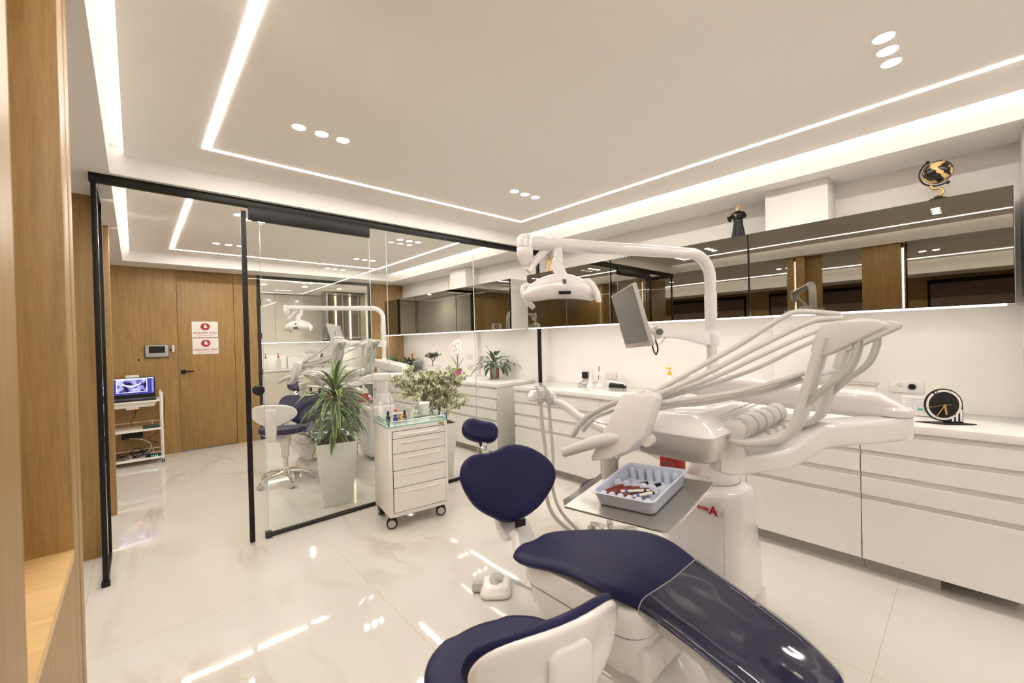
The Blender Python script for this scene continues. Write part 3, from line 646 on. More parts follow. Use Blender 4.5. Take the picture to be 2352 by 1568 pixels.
MB().box(3.552, 3.602, 0.142, 0.298, 1.016, 1.030).make('lid', QUARTZ, t, bevel=0.002)
INK = mat('blue_ink', (0.08, 0.13, 0.45), 0.6); mb = MB()
for k, (z, a, b) in enumerate(((1.004, .275, .235), (.997, .262, .20), (.985, .29, .15), (.972, .29, .15), (.958, .29, .15), (.945, .29, .15))): mb.tube(cr([(3.5547, a-(a-b)*i/14, z+(0.0022*math.sin(i*2.3) if k < 2 else 0)) for i in range(15)], 2), 0.0005, 4)
for y in (.275, .25, .225, .2, .175): mb.tube([(3.5547, y, .986), (3.5547, y, .935)], 0.0004, 4)
mb.make('handwriting', INK, t); MB().box(3.553, 3.5555, .205, .228, .950, .958).make('green_tab', mat('green_tab', (0.02, .30, .2), .4), t)
MB().box(3.556, 3.604, .146, .294, .909, .913).make('foot_strip', BLACKP, t)
t = thing('supply_bin', 'white supply box with a metal rim, behind the equipment arm on the near worktop', 'box', (3.64, 0.55, 0.912))
MB().box(3.58, 3.70, 0.43, 0.90, 0.916, 1.085).make('bin_body', ABSW, t, bevel=0.004)
MB().box(3.572, 3.708, 0.422, 0.908, 1.078, 1.094).make('metal_rim', STEEL, t, bevel=0.003); MB().box(3.585, 3.695, .435, .895, .9105, .917).make('foot_strip', BLACKP, t)

# ================================================================== DENTAL CHAIR
def lerp(a, b, f): return V(a)*(1-f)+V(b)*f
def make_chair():
    t = thing('dental_chair', 'navy dental chair in the near room, with a clear vinyl cover over its foot end', 'dental chair', (1.56, 1.05, 0))
    # seat cushion: left rim / right rim stations from the hip end to the toe end
    ST = [((1203,1245,.452),(1246,1225,.455)), ((1180,1258,.458),(1275,1216,.465)), ((1172,1272,.46),(1315,1211,.475)), ((1205,1288,.465),(1400,1208,.50)), ((1286,1298,.485),(1480,1208,.52)), ((1345,1327,.50),(1540,1228,.52)),
          ((1400,1357,.495),(1575,1254,.507)), ((1468,1383,.47),(1606,1280,.49)), ((1532,1431,.43),(1700,1342,.44)), ((1604,1485,.39),(1760,1386,.41)), ((1705,1568,.35),(1843,1443,.37)),
          ((1765,1617,.33),(1903,1503,.34)), ((1840,1652,.318),(1938,1540,.32)), ((1880,1640,.312),(1945,1575,.314))]
    LR = [(AZ(*a), AZ(*b)) for a, b in ST]
    FR = [(0, -.024), (.035, -.007), (.10, 0), (.25, -.004), (.5, -.010), (.75, -.004), (.90, 0), (.965, -.007), (1, -.024)]
    def ring(l, r, th, grow=0.0):
        e = (r-l).normalized(); l = l-e*grow; r = r+e*grow; out = []
        for f, dz in FR: out.append(lerp(l, r, f)+V((0, 0, dz+grow)))
        for f, dz in reversed(FR): out.append(lerp(l, r, .5+(f-.5)*.965)+V((0, 0, -th-dz*0.25-.018*(f in (0, 1))*-1)))
        return out
    rings = []
    for i, (l, r) in enumerate(LR): rings.append(ring(l, r, 0.050 if 1 < i < 12 else 0.042))
    seat = MB().loft(rings).make('seat_cushion', NAVY, t, sub=2, sharp=180)
    # clear vinyl cover over the foot end, open below
    vin = []
    LRc = LR[7:]+[]
    for i, (l, r) in enumerate(LRc[:-1]):
        e = (r-l).normalized(); l2 = l-e*.004; r2 = r+e*.004; row = [l2+V((0, 0, -.055)), l2+V((0, 0, -.03))]
        row += [lerp(l2, r2, f)+V((0, 0, dz+.0045)) for f, dz in FR]; row += [r2+V((0, 0, -.03)), r2+V((0, 0, -.055))]; vin.append(row)
    vm = PLASTIC_SHEET; nt = vm.node_tree
    gl = [n for n in nt.nodes if n.type == 'BSDF_GLOSSY'][0]; nz = nt.nodes.new('ShaderNodeTexNoise'); nz.inputs['Scale'].default_value = 3.5; nz.inputs['Detail'].default_value = 1.5
    tc = nt.nodes.new('ShaderNodeTexCoord'); nt.links.new(tc.outputs['Object'], nz.inputs['Vector'])
    bp = nt.nodes.new('ShaderNodeBump'); bp.inputs['Strength'].default_value = 0.55; bp.inputs['Distance'].default_value = 0.05
    nt.links.new(nz.outputs['Fac'], bp.inputs['Height']); nt.links.new(bp.outputs[0], gl.inputs['Normal']); gl.inputs['Roughness'].default_value = 0.06
    cov = MB().loft(vin, False, False, False).make('foot_cover', vm, t, sub=2, sharp=180); cov['label'] = 'clear creased vinyl cover over the foot end of the seat'
    MB().tube([p for p in vin[0]], 0.0018, 6).make('cover_hem', mat('clear_hem', (0.42, 0.41, 0.43), 0.25), cov)
    # backrest: outline lies in the reclined plane of the back
    n = V((-.2, -1, .5)).normalized(); p0 = V((1.59, 1.743, .404))
    OUT = [(1172,1018),(1197,1017),(1229,1027),(1258,1046),(1276,1066),(1283,1087),(1278,1108),(1262,1138),(1241,1167),(1205,1191),(1180,1200),(1160,1200),(1140,1189),(1115,1178),(1091,1160),(1072,1130),(1059,1101),(1060,1074),(1069,1054),(1086,1042),(1104,1039),(1124,1039),(1144,1032),(1158,1022)]
    o = [AP(a, b, p0, n) for a, b in OUT]; c = sum(o, V())/len(o)
    def rg(k, d): return [c+(q-c)*k+n*d for q in o]
    bk = MB().loft([rg(.02, .002), rg(.35, .003), rg(.65, .006), rg(.85, .009), rg(.95, .003), rg(.995, -.014), rg(1.0, -.034), rg(.97, -.055), rg(.90, -.062), rg(.5, -.062), rg(.02, -.062)]).make('backrest_cushion', NAVY, t, sub=1, sharp=180)
    MB().loft([rg(.94, -.060), rg(.95, -.072), rg(.86, -.088), rg(.5, -.10), rg(.02, -.105)]).make('backrest_shell', ABS, t, sub=1, sharp=180)
    # arm that carries the back
    q0 = AP(1192, 1150, p0, n)-n*.15; q1 = AP(1190, 1195, p0, n)-n*.125; q2 = AD(1199, 1230, 2.40); q3 = AD(1222, 1275, 2.22)+V((0, 0, -.05)); q4 = V((1.56, 1.25, .36))
    P = cr([q0, q1, q2, q3, q4], 6); k = len(P)
    arm = MB().sweep(P, [.185+.03*i/k for i in range(k)], [.05]*k, up=(0.1, -1, .2), rnd=.35).make('back_support_arm', ABS, t)
    s = AP(1195, 1201, p0, n)-n*.018; MB().obox(AD(1195, 1201, (AP(1189, 1200, p0, n)-CAM).dot(FW)-.012), RT*.030+V((0, 0, .008)), UP*.013, FW*.02).make('release_slot', BLACKP, arm, bevel=0.002)
    # headrest on its steel bracket
    h = AX(1103, 988, 1.60); hn = V((-.35, -.72, .60)).normalized(); hx = V((.86, -.5, .0)); hx = (hx-hn*hx.dot(hn)).normalized(); hy = hn.cross(hx)
    if hy.z < 0: hy = -hy
    hx, hy = hx*math.cos(.28)-hy*math.sin(.28), hy*math.cos(.28)+hx*math.sin(.28)
    if hx.dot(RT) < 0: pass
    rr = []
    prof = [(-.052, .05), (-.050, .55), (-.042, .86), (-.022, .99), (0, 1.0), (.020, .95), (.032, .80), (.036, .5), (.030, .05)]
    for d, s in prof:
        rg2 = []
        for j in range(32):
            a = 2*PI*j/32; x = math.cos(a); y = math.sin(a)
            x = math.copysign(abs(x)**.75, x)*.118; y = math.copysign(abs(y)**.8, y)*.077
            dish = .014*math.exp(-(x/.05)**2)*(1 if d > 0 else 0)*s; y2 = y*(1-.10*math.exp(-(x/.04)**2)*(y > 0))
            rg2.append(h+hx*x*s+hy*y2*s+hn*(d-dish))
        rr.append(rg2)
    MB().loft(rr).make('headrest_cushion', NAVY, t, sub=1, sharp=180)
    b0 = h-hn*.05; b1 = AP(1124, 1046, p0, n)-n*.03
    br = MB().sweep([b0, lerp(b0, b1, .5)-hn*.01, b1-n*.0], [.045, .04, .038], [.010]*3, up=hn).make('headrest_bracket', STEEL, t, bevel=0.002)
    MB().cyl(lerp(b0, b1, .35)-hx*.03+hn*.004, lerp(b0, b1, .35)+hx*.03+hn*.004, .010, 12).obox(lerp(b0, b1, .55), hx*.012, hy*.022, hn*.012).make('bracket_knuckle', CHROME, br, bevel=0.001)
    MB().obox(b0-hx*.03, hx*.020, hy*.016, hn*.014).make('bracket_cap', ABS, br, bevel=0.005)
    # white housing under the seat
    def sec(cx, cy, w, l, z, r, yaw=0.0):
        return [V((cx+a*math.cos(yaw)-b*math.sin(yaw), cy+a*math.sin(yaw)+b*math.cos(yaw), z)) for a, b in rrect(w, l, r, 6)]
    ho = MB().loft([sec(1.53, 1.12, .44, .60, .435, .09), sec(1.53, 1.12, .46, .64, .41, .10), sec(1.53, 1.12, .46, .64, .345, .10), sec(1.53, 1.12, .45, .62, .335, .10)]).make('seat_housing', ABS, t, bevel=0.004)
    MB().loft([sec(1.53, 1.12, .445, .61, .329, .10), sec(1.53, 1.11, .43, .60, .25, .10), sec(1.53, 1.10, .38, .54, .17, .09), sec(1.53, 1.10, .34, .48, .15, .08)]).make('lift_housing', ABS, t)
    MB().loft([sec(1.56, 1.05, .40, .66, 0, .10), sec(1.56, 1.05, .40, .66, .035, .10), sec(1.56, 1.05, .36, .60, .085, .10), sec(1.56, 1.08, .22, .40, .15, .08)]).make('floor_base', ABS, t)
    MB().loft([[V((x, y, z)) for x, y in ((1.345, .80), (1.70, .80), (1.70, 1.15), (1.345, 1.15))] for z in (.165, .30)]).make('link_cover', ABS, t, bevel=0.02, seg=3)
    MB().sweep(cr([(1.57, 1.05, .40), (1.57, .80, .36), (1.57, .55, .31), (1.56, .42, .28)], 5), [.30]*16, [.05, .05]+[.045]*14, rnd=.3).make('leg_rest_support', ABSW, t)
    # warning sticker on the link cover
    st = V((1.3435, .93, .235)); e1 = V((0, -1, 0)); e2 = V((0, 0, 1))
    stk = MB().obox(st, e1*.055, e2*.04, V((.0008, 0, 0))).make('warning_sticker', mat('cream_sticker', (0.72, 0.70, 0.62), 0.5), t)
    mb = MB(); GREENI = mat('green_ink', (0.03, 0.25, 0.08), 0.5)
    fr = [st+V((-.0012, 0, 0))+e1*a+e2*b for a, b in rrect(.098, .068, .008, 3)]; mb.tube(fr, .0011, 4, closed=True); mb.make('sticker_frame', GREENI, stk)
    mb = MB()
    for (a, b, rad) in ((-.012, .004, .012), (.008, -.006, .014), (.026, .008, .009)): mb.tube([st+V((-.0012, 0, 0))+e1*(a+rad*math.cos(u))+e2*(b+.8*rad*math.sin(u)) for u in [2*PI*i/14 for i in range(14)]], .0009, 4, closed=True)
    mb.make('sticker_pictogram', BLACKP, stk)
    return t
chair = make_chair()
# ------------------------------------------------------------------ floor pedal of the chair
def foot_pedal(c, label):
    c = V(c); t = thing('foot_pedal', label, 'foot pedal', c); yaw = -0.75
    def P(a, b, z): return c+V((a*math.cos(yaw)-b*math.sin(yaw), a*math.sin(yaw)+b*math.cos(yaw), z))
    MB().loft([[P(a, b, z) for a, b in rrect(w, l, .045, 5)] for w, l, z in ((.170, .205, .004), (.176, .21, .010), (.172, .206, .024), (.145, .165, .046), (.115, .13, .052))]).make('housing', ABSW, t, bevel=0.003)
    MB().lathe([(.052, 0), (.054, .010), (.046, .017), (.024, .018), (.022, .028), (.012, .032), (.001, .032)], P(.01, .01, .044), 28, (math.cos(yaw)*.25, math.sin(yaw)*.25-.3, 1)).make('round_switch', GREYP, t)
    MB().loft([[P(x, b+.0, z) for b, z in ((-.035, .008), (.035, .008), (.022, .05), (-.022, .05))] for x in (-.135, -.120, -.075)]).make('side_pedal', GREYP, t, bevel=0.004)
    MB().tube(cr([P(.075, .05, .03), P(.12, .06, .012), P(.20, .0, .009), P(.28, -.06, .009)], 6), .006, 8).make('hose', HOSE, t)
    return t
foot_pedal((1.515, 1.865, 0.001), 'grey and white floor pedal on the marble beside the near dental chair')

# ================================================================== DENTAL UNIT (column, lamp, monitor, instrument console)
def make_unit():
    px, py = 2.36, 0.965
    t = thing('dental_unit', 'white dental unit in the near room: column with lamp, monitor and instrument console', 'dental unit', (2.25, 0.95, 0))
    def sec(cx, cy, w, l, z, r): return [V((cx+a, cy+b, z)) for a, b in rrect(w, l, r, 7)]
    body = MB().loft([sec(2.25, .95, .36, .38, .0, .10), sec(2.25, .95, .36, .38, .10, .10), sec(2.26, .95, .42, .42, .11, .10), sec(2.26, .95, .43, .43, .20, .11), sec(2.25, .95, .40, .41, .40, .11),
                      sec(2.245, .95, .385, .40, .43, .11), sec(2.25, .95, .41, .42, .47, .12), sec(2.25, .95, .40, .41, .56, .12), sec(2.25, .95, .385, .40, .63, .12), sec(2.25, .95, .35, .37, .655, .12), sec(2.25, .95, .30, .32, .662, .12)]).make('pedestal_body', ABS, t, sub=1, sharp=180)
    MB().cyl((2.40, .80, 0), (2.40, .80, .12), .062, 24).make('service_pipe', ABSW, body)
    MB().box(2.052, 2.0535, .80, .802, .14, .62).make('panel_seam', GREYP, body)
    col = MB().lathe([(.135, .655), (.138, .665), (.128, .70), (.092, .79), (.088, .80), (.074, .802), (.070, .83), (.068, 1.02), (.066, 1.13)], (px-.03, py, 0), 32).make('column', ABS, t)
    MB().lathe([(.139, .659), (.139, .663)], (px-.03, py, 0), 32).make('shadow_gap', DGREY, col)
    # lettering on the pedestal
    nx = V((0, -1, 0)); o = V((2.047, .90, .575)); yu = V((.06, 0, 1)).normalized()
    lg = text('logo_letter', REDP, t, 'A', .056, V((2.042, .845, .595)), nx, yu, .002, bold=.002); text('logo_word', REDP, t, 'enza', .030, V((2.042, .893, .600)), nx, yu, .002, bold=.0008)
    text('logo_number', GREYP, t, '.6', .046, V((2.042, .808, .588)), nx, yu, .002)
    # lamp post and lamp arm
    a0 = V((1.325, 1.36, 1.885)); post = V((px, py, 0)); hd = (a0-V((px, py, a0.z))).normalized()
    R = .13; bend = [V((px, py, 1.885-R))+hd*R*(1-math.cos(u))+V((0, 0, R*math.sin(u))) for u in [PI/2*i/10 for i in range(11)]]
    pole = MB().tube([V((px, py, 1.10)), V((px, py, 1.45)), V((px, py, 1.46))]+bend+[a0], [.026, .026, .0305]+[.0305]*12, 20).make('lamp_post', ABS, t)
    MB().lathe([(.038, 1.10), (.038, 1.22), (.03, 1.24)], (px, py, 0), 24).make('post_collar', ABS, pole)
    MB().lathe([(.031, 0), (.0325, .001), (.0325, .12), (.031, .121)], (px, py, 1.555), 24).make('post_sleeve', ABS, pole)
    for k, z in enumerate((1.59, 1.61, 1.63, 1.65)): MB().obox(V((px, py, z))-V((.62, -.78, 0))*-.0325, V((.62, -.78, 0))*.002, V((.78, .62, 0))*.012, (0, 0, .003)).make('status_mark', DGREY, pole)
    # lamp knuckle, strut, reflector housing, handles
    kb = MB().lathe([(.012, .032), (.028, .026), (.0365, .008), (.0375, -.028), (.036, -.030), (.0375, -.032), (.0375, -.062), (.031, -.088), (.016, -.108), (.001, -.110)], a0+V((0, 0, .006)), 28).make('lamp_knuckle', ABS, t)
    lamp = V((1.413, 1.225, 1.685)); mid = V((1.46, 1.315, 1.845))
    st = MB().sweep([a0+V((.012, -.005, -.13)), a0+V((.065, -.012, -.07)), mid+V((.0, .0, .045)), mid+V((.012, -.006, .07))], [.03, .034, .036, .03], [.02, .022, .024, .02], up=hd.cross(V((0, 0, 1))), rnd=.4).make('lamp_strut', ABS, t)
    MB().cyl(mid+V((-.01, .02, .045)), mid+V((.012, -.03, .045)), .020, 16).make('strut_pivot', ABSW, st)
    sl = MB().sweep(cr([mid+V((.012, -.02, .05)), mid+V((.006, -.03, -.03)), lamp+V((.012, .03, .09)), lamp+V((.005, .0, .035))], 5), [.042]*6+[.050]*5+[.055]*5, [.026]*16, up=V((-.5, -.8, 0)), rnd=.4).make('lamp_stem', ABS, t)
    lx = V((.80, -.60, .0)).normalized(); ly = V((.55, .70, .30)).normalized(); ly = (ly-lx*ly.dot(lx)).normalized(); lz = lx.cross(ly)
    if lz.z < 0: lz = -lz
    def sh(k, d, dish=0.0):
        out = []
        for j in range(36):
            a = 2*PI*j/36; x = math.cos(a); y = math.sin(a); w = .166*k*math.copysign(abs(x)**.85, x); h = .078*k*math.copysign(abs(y)**.9, y)*(1-.18*x*x)
            out.append(lamp+lx*w+ly*h+lz*(d-.22*w*w/.152*0.9))
        return out
    lh = MB().loft([sh(.04, .050), sh(.35, .047), sh(.70, .036), sh(.92, .018), sh(1.0, -.002), sh(1.0, -.014), sh(.96, -.034), sh(.84, -.050), sh(.80, -.046), sh(.4, -.030), sh(.04, -.026)]).make('lamp_head', ABS, t, sub=1, sharp=180)
    MB().loft([sh(.80, -.0478), sh(.79, -.052), sh(.4, -.0505), sh(.04, -.050)]).make('lamp_lens', glassmat('lamp_lens_glass', (.8, .82, .82), extra=.05), lh)
    MB().obox(lamp-ly*.082+lz*(-.018)-lx*.0, lx*.026, lz*.007, ly*.006).make('lamp_sensor', BLACKP, lh, bevel=0.003)
    MB().obox(lamp-ly*.050+lz*.026, lx*.008, ly*.020, lz*.010).make('tilt_slot', DGREY, lh, bevel=0.004)
    dl = AD(1282, 655, 1.93)-AD(1282, 655, 1.90)
    for q, pxs in ((-1, ((1214, 655, 1.965), (1203, 662, 1.96), (1203, 675, 1.95), (1213, 693, 1.94), (1224, 705, 1.93), (1227, 708, 1.93))), (1, ((1340, 648, 1.87), (1351, 648, 1.85), (1362, 658, 1.84), (1371, 675, 1.83), (1375, 690, 1.825), (1375, 694, 1.825)))):
        MB().tube(cr([AD(*p) for p in pxs], 5), [.017]*6+[.0165]*5+[.0155]*5+[.0135]*5+[.011]*4+[.005], 12).make('lamp_handle', ABS, lh)
    # monitor on its bracket
    TL, TR, BL, BR = AD(1403, 680, 2.26), AD(1452, 650, 1.875), AD(1438, 800, 2.255), AD(1498, 806, 1.87)
    nn = (TR-TL).cross(BL-TL).normalized()
    if nn.dot(CAM-TL) < 0: nn = -nn
    BR = TR+(BL-TL)
    mo = MB().prism([TL, TR, BR, BL], -nn*.020).make('monitor', mat('silver_grey_plastic', (0.46, 0.45, 0.43), 0.35), t, bevel=0.003)
    ex = (TR-TL).normalized(); ez = (TL-BL).normalized()
    MB().prism([TL+ex*.006-ez*.006, TR-ex*.006-ez*.006, BR-ex*.006+ez*.022, BL+ex*.006+ez*.022], nn*.0012).make('screen', SCREEN, mo, flat=True)
    cb = (TL+TR+BL+BR)/4-nn*.020
    MB().obox(cb-nn*.010, ex*.05, ez*.05, nn*.010).make('mount_plate', GREYP, mo, bevel=0.004)
    MB().tube(cr([BR-ex*.03-nn*.02+ez*.004, BR-ex*.035-nn*.025-V((0, 0, .02)), BR-ex*.015-nn*.03-V((0, 0, .045)), BR+ex*.010-nn*.03-V((0, 0, .02)), BR-ex*.004-nn*.03+ez*.02], 7), .0035, 8).make('cable_loop', BLACKP, mo)
    pc = V((px, py, 1.424)); ms = cb-nn*.02; jt = AD(1510, 764, 2.05)
    MB().lathe([(.036, -.042), (.037, -.040), (.037, .040), (.036, .042)], pc, 24).make('bracket_collar', ABS, t)
    dr = (ms-pc); dr.z = 0; dr.normalize()
    arm = MB().sweep(cr([pc, AD(1600, 774, 2.23), AD(1556, 768, 2.14), jt], 5), [.030]*16, [.076]*4+[.070, .064, .058, .053, .049, .046]+[.043]*6, rnd=.25).make('monitor_bracket', ABS, t)
    MB().cyl(jt-ez*.030, jt+ez*.030, .021, 16).cyl(jt, cb+nn*.004, .017, 12).make('ball_joint', ABSW, arm)
    MB().lathe([(.012, 0), (.016, .002), (.016, .012)], jt-FW*.024+UP*.004, 16, -FW).make('joint_ring', DGREY, arm)
    MB().tube(cr([cb-V((0, 0, .05)), AD(1508, 790, 2.06), AD(1530, 775, 2.08), AD(1548, 771, 2.12)], 6), .004, 8).make('monitor_cable', STEEL, arm)
    # two-part swing arm
    el = V((2.285, .215, 0))
    a1 = V((px-.02, py-.01, 1.165)); a2 = V((2.285, .215, 1.13))
    up = MB().sweep([a1+V((-.02, .16, .01)), a1+V((0, .02, 0.005)), lerp(a1, a2, .35), lerp(a1, a2, .75), lerp(a1, a2, .93), a2+V((0, -.03, -.02))], [.12, .14, .135, .125, .115, .06], [.10, .125, .12, .115, .105, .05], rnd=.28).make('upper_swing_arm', ABS, t)
    MB().lathe([(.050, 1.097), (.060, 1.099), (.062, 1.104), (.062, 1.125), (.050, 1.135)], el, 28).make('elbow_ring', ABS, up)
    def LA(f, z): return V((el.x-.72*f, el.y+.40*f, z))
    P = [LA(f, z) for f, z in ((-.036, 1.05), (-.032, 1.05), (0, 1.05), (.2, 1.052), (.4, 1.055), (.47, 1.053), (.52, 1.045), (.57, 1.028), (.62, 1.008), (.67, .992), (.72, .984), (.80, .980), (.9, .979), (1, .979), (1.03, .979))]
    hs = [.05, .088, .092, .092, .092, .090, .088, .084, .078, .072, .068, .066, .066, .064, .05]
    lo = MB().sweep(P, [.06, .10]+[.11]*11+[.10, .06], hs, rnd=.22, n=5).make('lower_swing_arm', ABS, t)
    MB().lathe([(.052, 1.004), (.056, 1.008), (.056, 1.094), (.052, 1.098)], el, 28).make('elbow_joint', ABS, lo)
    MB().lathe([(.040, .952), (.054, .957), (.058, .975), (.058, 1.02), (.054, 1.04), (.048, 1.06), (.048, 1.09)], (1.59, .60, 0), 28).make('console_pivot', ABS, lo)
    # console body
    x0, x1, y0, y1 = 1.355, 1.94, .56, 1.03
    def rect(dx0, dx1, dy0, dy1, z, r): return [V(((x0+dx0+x1-dx1)/2+a, (y0+dy0+y1-dy1)/2+b, z)) for a, b in rrect(x1-dx1-x0-dx0, y1-dy1-y0-dy0, r, 5)]
    con = MB().loft([rect(.13, .20, .07, .12, .985, .05), rect(.12, .18, .05, .10, 1.0, .05), rect(.04, .06, .012, .03, 1.085, .04), rect(.02, .04, .008, .02, 1.105, .04)]).make('console_lower_shell', ABSW, t, sub=0)
    MB().loft([rect(0, .0, 0, 0, 1.105, .035), rect(-.004, -.0, -.004, -.004, 1.112, .035), rect(.012, .02, .015, .02, 1.128, .04), rect(.07, .08, .075, .09, 1.165, .04), rect(.085, .10, .09, .11, 1.168, .04)]).make('console_top_cover', ABS, t, bevel=0.003)
    # cradle row along the right front
    r0 = V((1.53, .545, 1.118)); 
    ch = MB().prism([r0+V((-.03, -.028, -.035)), r0+V((-.03, .04, -.035)), r0+V((-.03, .048, .0)), r0+V((-.03, .03, .030)), r0+V((-.03, -.012, .036)), r0+V((-.03, -.035, .01))], (.45, 0, 0)).make('cradle_bar', HOSE, t, bevel=0.010, seg=3)
    mb = MB()
    for k in range(5): mb.cyl(r0+V((-.005+.085*k, -.008, .006)), r0+V((.062+.085*k, -.008, .006)), .037, 20)
    mb.make('cradle_roller', HOSE, ch)
    for k in range(5): MB().sweep(cr([r0+V((.03+.085*k, .0, -.03)), r0+V((.03+.085*k, -.05, -.032)), r0+V((.03+.085*k, -.075, -.018))], 4), [.05]*9, [.012]*9, rnd=.4).make('cradle_lip', HOSE, ch)
    MB().tube([r0+V((-.02, .045, .036)), r0+V((.40, .045, .040))], .0025, 6).tube([r0+V((-.02, .06, .042)), r0+V((.40, .06, .046))], .0025, 6).make('instrument_rail', STEEL, t)
    # whip arms with their hoses
    WX = [0.0, .058, .362, .420]
    def Wp(xo, out, z): return V((1.515+xo, .565-out, z))
    tails = []
    for i, xo in enumerate(WX):
        path = cr([Wp(xo, 0, 1.082), Wp(xo, .06, 1.082), Wp(xo, .145, 1.105), Wp(xo, .188, 1.15), Wp(xo, .225, 1.27), Wp(xo, .252, 1.37), Wp(xo, .272, 1.435)], 5); m = len(path)
        wa = MB().sweep(path, [.030]*m, [.024+.010*math.sin(PI*j/m) for j in range(m)], up=(1, 0, 0), rnd=.35)
        wa = MB().sweep(path, [.024]*m, [.036+.026*min(1, j/(m*.5))-.010*j/m for j in range(m)], up=(1, 0, 0), rnd=.4).make('whip_arm', HOSE, t)
        pl = [Wp(xo, .238, 1.385), Wp(xo, .252, 1.44), Wp(xo, .268, 1.470), Wp(xo, .30, 1.478), Wp(xo, .385, 1.478), Wp(xo, .41, 1.466), Wp(xo, .408, 1.452), Wp(xo, .36, 1.425), Wp(xo, .295, 1.385), Wp(xo, .268, 1.372)]
        MB().prism([p-V((.016, 0, 0)) for p in pl], (.032, 0, 0)).make('whip_paddle', HOSE, wa, bevel=0.007, seg=3)
        # hose from the console, up inside the arm, over the paddle and back to the handpiece
        MB().tube(cr([Wp(xo, .20, 1.20), Wp(xo, .26, 1.27), Wp(xo, .32, 1.33), Wp(xo, .345, 1.40), Wp(xo, .34, 1.43)], 6), .0085, 10).make('inner_hose', GREYP, wa)
    HS = [[(1470,925,1.46),(1500,902,1.43),(1600,846,1.40),(1700,790,1.37),(1795,730,1.33),(1840,716,1.31),(1930,722,1.27)], [(1470,930,1.45),(1505,908,1.42),(1620,858,1.37),(1740,796,1.32),(1850,743,1.27),(1890,733,1.255),(1935,731,1.24)],
          [(1470,934,1.47),(1510,914,1.45),(1640,866,1.46),(1750,815,1.47),(1860,766,1.47),(1960,738,1.45),(2010,738,1.43)], [(1475,938,1.47),(1515,918,1.46),(1640,880,1.48),(1745,842,1.50),(1862,786,1.50),(1985,745,1.47)],
          [(1470,940,1.43),(1505,926,1.42),(1600,914,1.40),(1700,898,1.37),(1790,874,1.32),(1848,856,1.285)], [(1475,945,1.44),(1510,934,1.43),(1610,926,1.42),(1740,900,1.37),(1842,868,1.30)], [(1475,948,1.46),(1515,938,1.46),(1620,920,1.47),(1760,898,1.47),(1915,850,1.455)]]
    for k, h in enumerate(HS): MB().tube(cr([AD(*q) for q in h], 8), .0088 if k < 2 else .0078, 12).make('instrument_hose', HOSE, t)
    for h, r in (([(1480,903,1.60),(1420,922,1.66),(1375,942,1.70),(1346,960,1.72),(1326,982,1.72),(1320,996,1.72)], .0115), ([(1490,915,1.63),(1410,944,1.69),(1366,962,1.71),(1350,975,1.71),(1344,984,1.71)], .0085)):
        hp = MB().tube(cr([AD(*q) for q in h], 7), r, 14).make('handpiece', GREYP, t); e = AD(*h[-1]); MB().cyl(e+V((.004, -.004, .012)), e+V((-.008, .008, -.010)), r*1.05, 14).make('turbine_head', GREYP, hp)
    # control panel wing, handle, tray holder
    q = [AD(a, b, d) for a, b, d in ((1427, 904, 1.44), (1500, 899, 1.36), (1507, 912, 1.35), (1480, 1000, 1.37), (1446, 1034, 1.405), (1400, 1054, 1.44), (1358, 1058, 1.485), (1356, 1050, 1.487))]
    dn = (q[1]-q[0]).cross(q[6]-q[0]).normalized(); dn = dn if dn.dot(FW) > 0 else -dn
    MB().prism(q, dn*.055).make('control_panel', ABS, t, bevel=0.009, seg=3)
    MB().tube([AD(1291, 1040, 1.50), AD(1296, 1039, 1.50), AD(1330, 1027, 1.48), AD(1368, 1014, 1.46), AD(1420, 1004, 1.45)], [.012, .0165, .019, .0215, .022], 20).make('console_handle', HOSE, t)
    MB().cyl(AD(1484, 1012, 1.40), AD(1494, 1008, 1.44), .020, 20).make('panel_hinge', ABSW, t)
    hp = V((1.37, .96, 0))
    th = MB().lathe([(.034, .86), (.034, .965), (.040, .975), (.044, 1.0), (.040, 1.01)], hp, 24).make('tray_post', ABSW, t)
    MB().sweep([hp+V((0, 0, .872)), hp+V((.05, -.04, .868)), hp+V((.10, -.08, .875))], [.06, .05, .04], [.022, .016, .010], rnd=.3).make('tray_bracket', ABSW, th)
    MB().sweep(cr([hp+V((-.02, .02, 1.0)), hp+V((.06, -.02, 1.004)), hp+V((.16, -.06, 1.01)), hp+V((.26, -.1, 1.012))], 5), [.07]*16, [.018]*16, rnd=.3).make('under_console_arm', ABSW, th)
    # assistant side: arm, holder, suction hoses
    hb = V((2.053, 1.984, 1.066)); j = V((2.12, 1.66, .915)); b = V((2.22, 1.08, .72))
    asm = MB().sweep(cr([b, lerp(b, j, .5)+V((0, 0, .01)), j, lerp(j, hb, .5)+V((0, 0, .02)), hb+V((.045, -.06, -.055)), hb+V((.03, -.04, -.03))], 5), [.05]*26, [.045]*26, rnd=.35).make('assistant_arm', ABS, t)
    ax = V((.80, -.60, 0)); ay = V((.60, .80, 0))
    MB().loft([[hb+ax*a+ay*b2+V((0, 0, z+ (-.10)*b2*0)) for a, b2 in rrect(w, l, r, 5)] for w, l, z, r in ((.165, .09, -.045, .03), (.195, .12, -.03, .04), (.195, .12, -.012, .04), (.14, .09, .028, .03), (.11, .06, .034, .02))]).make('assistant_holder', ABS, asm)
    MB().obox(hb+V((0, 0, .035))-ax*.02, ax*.042, ay*.026, (0, 0, .003)).make('touch_pad', mat('teal_touch_pad', (.35, .48, .48), .3), asm)
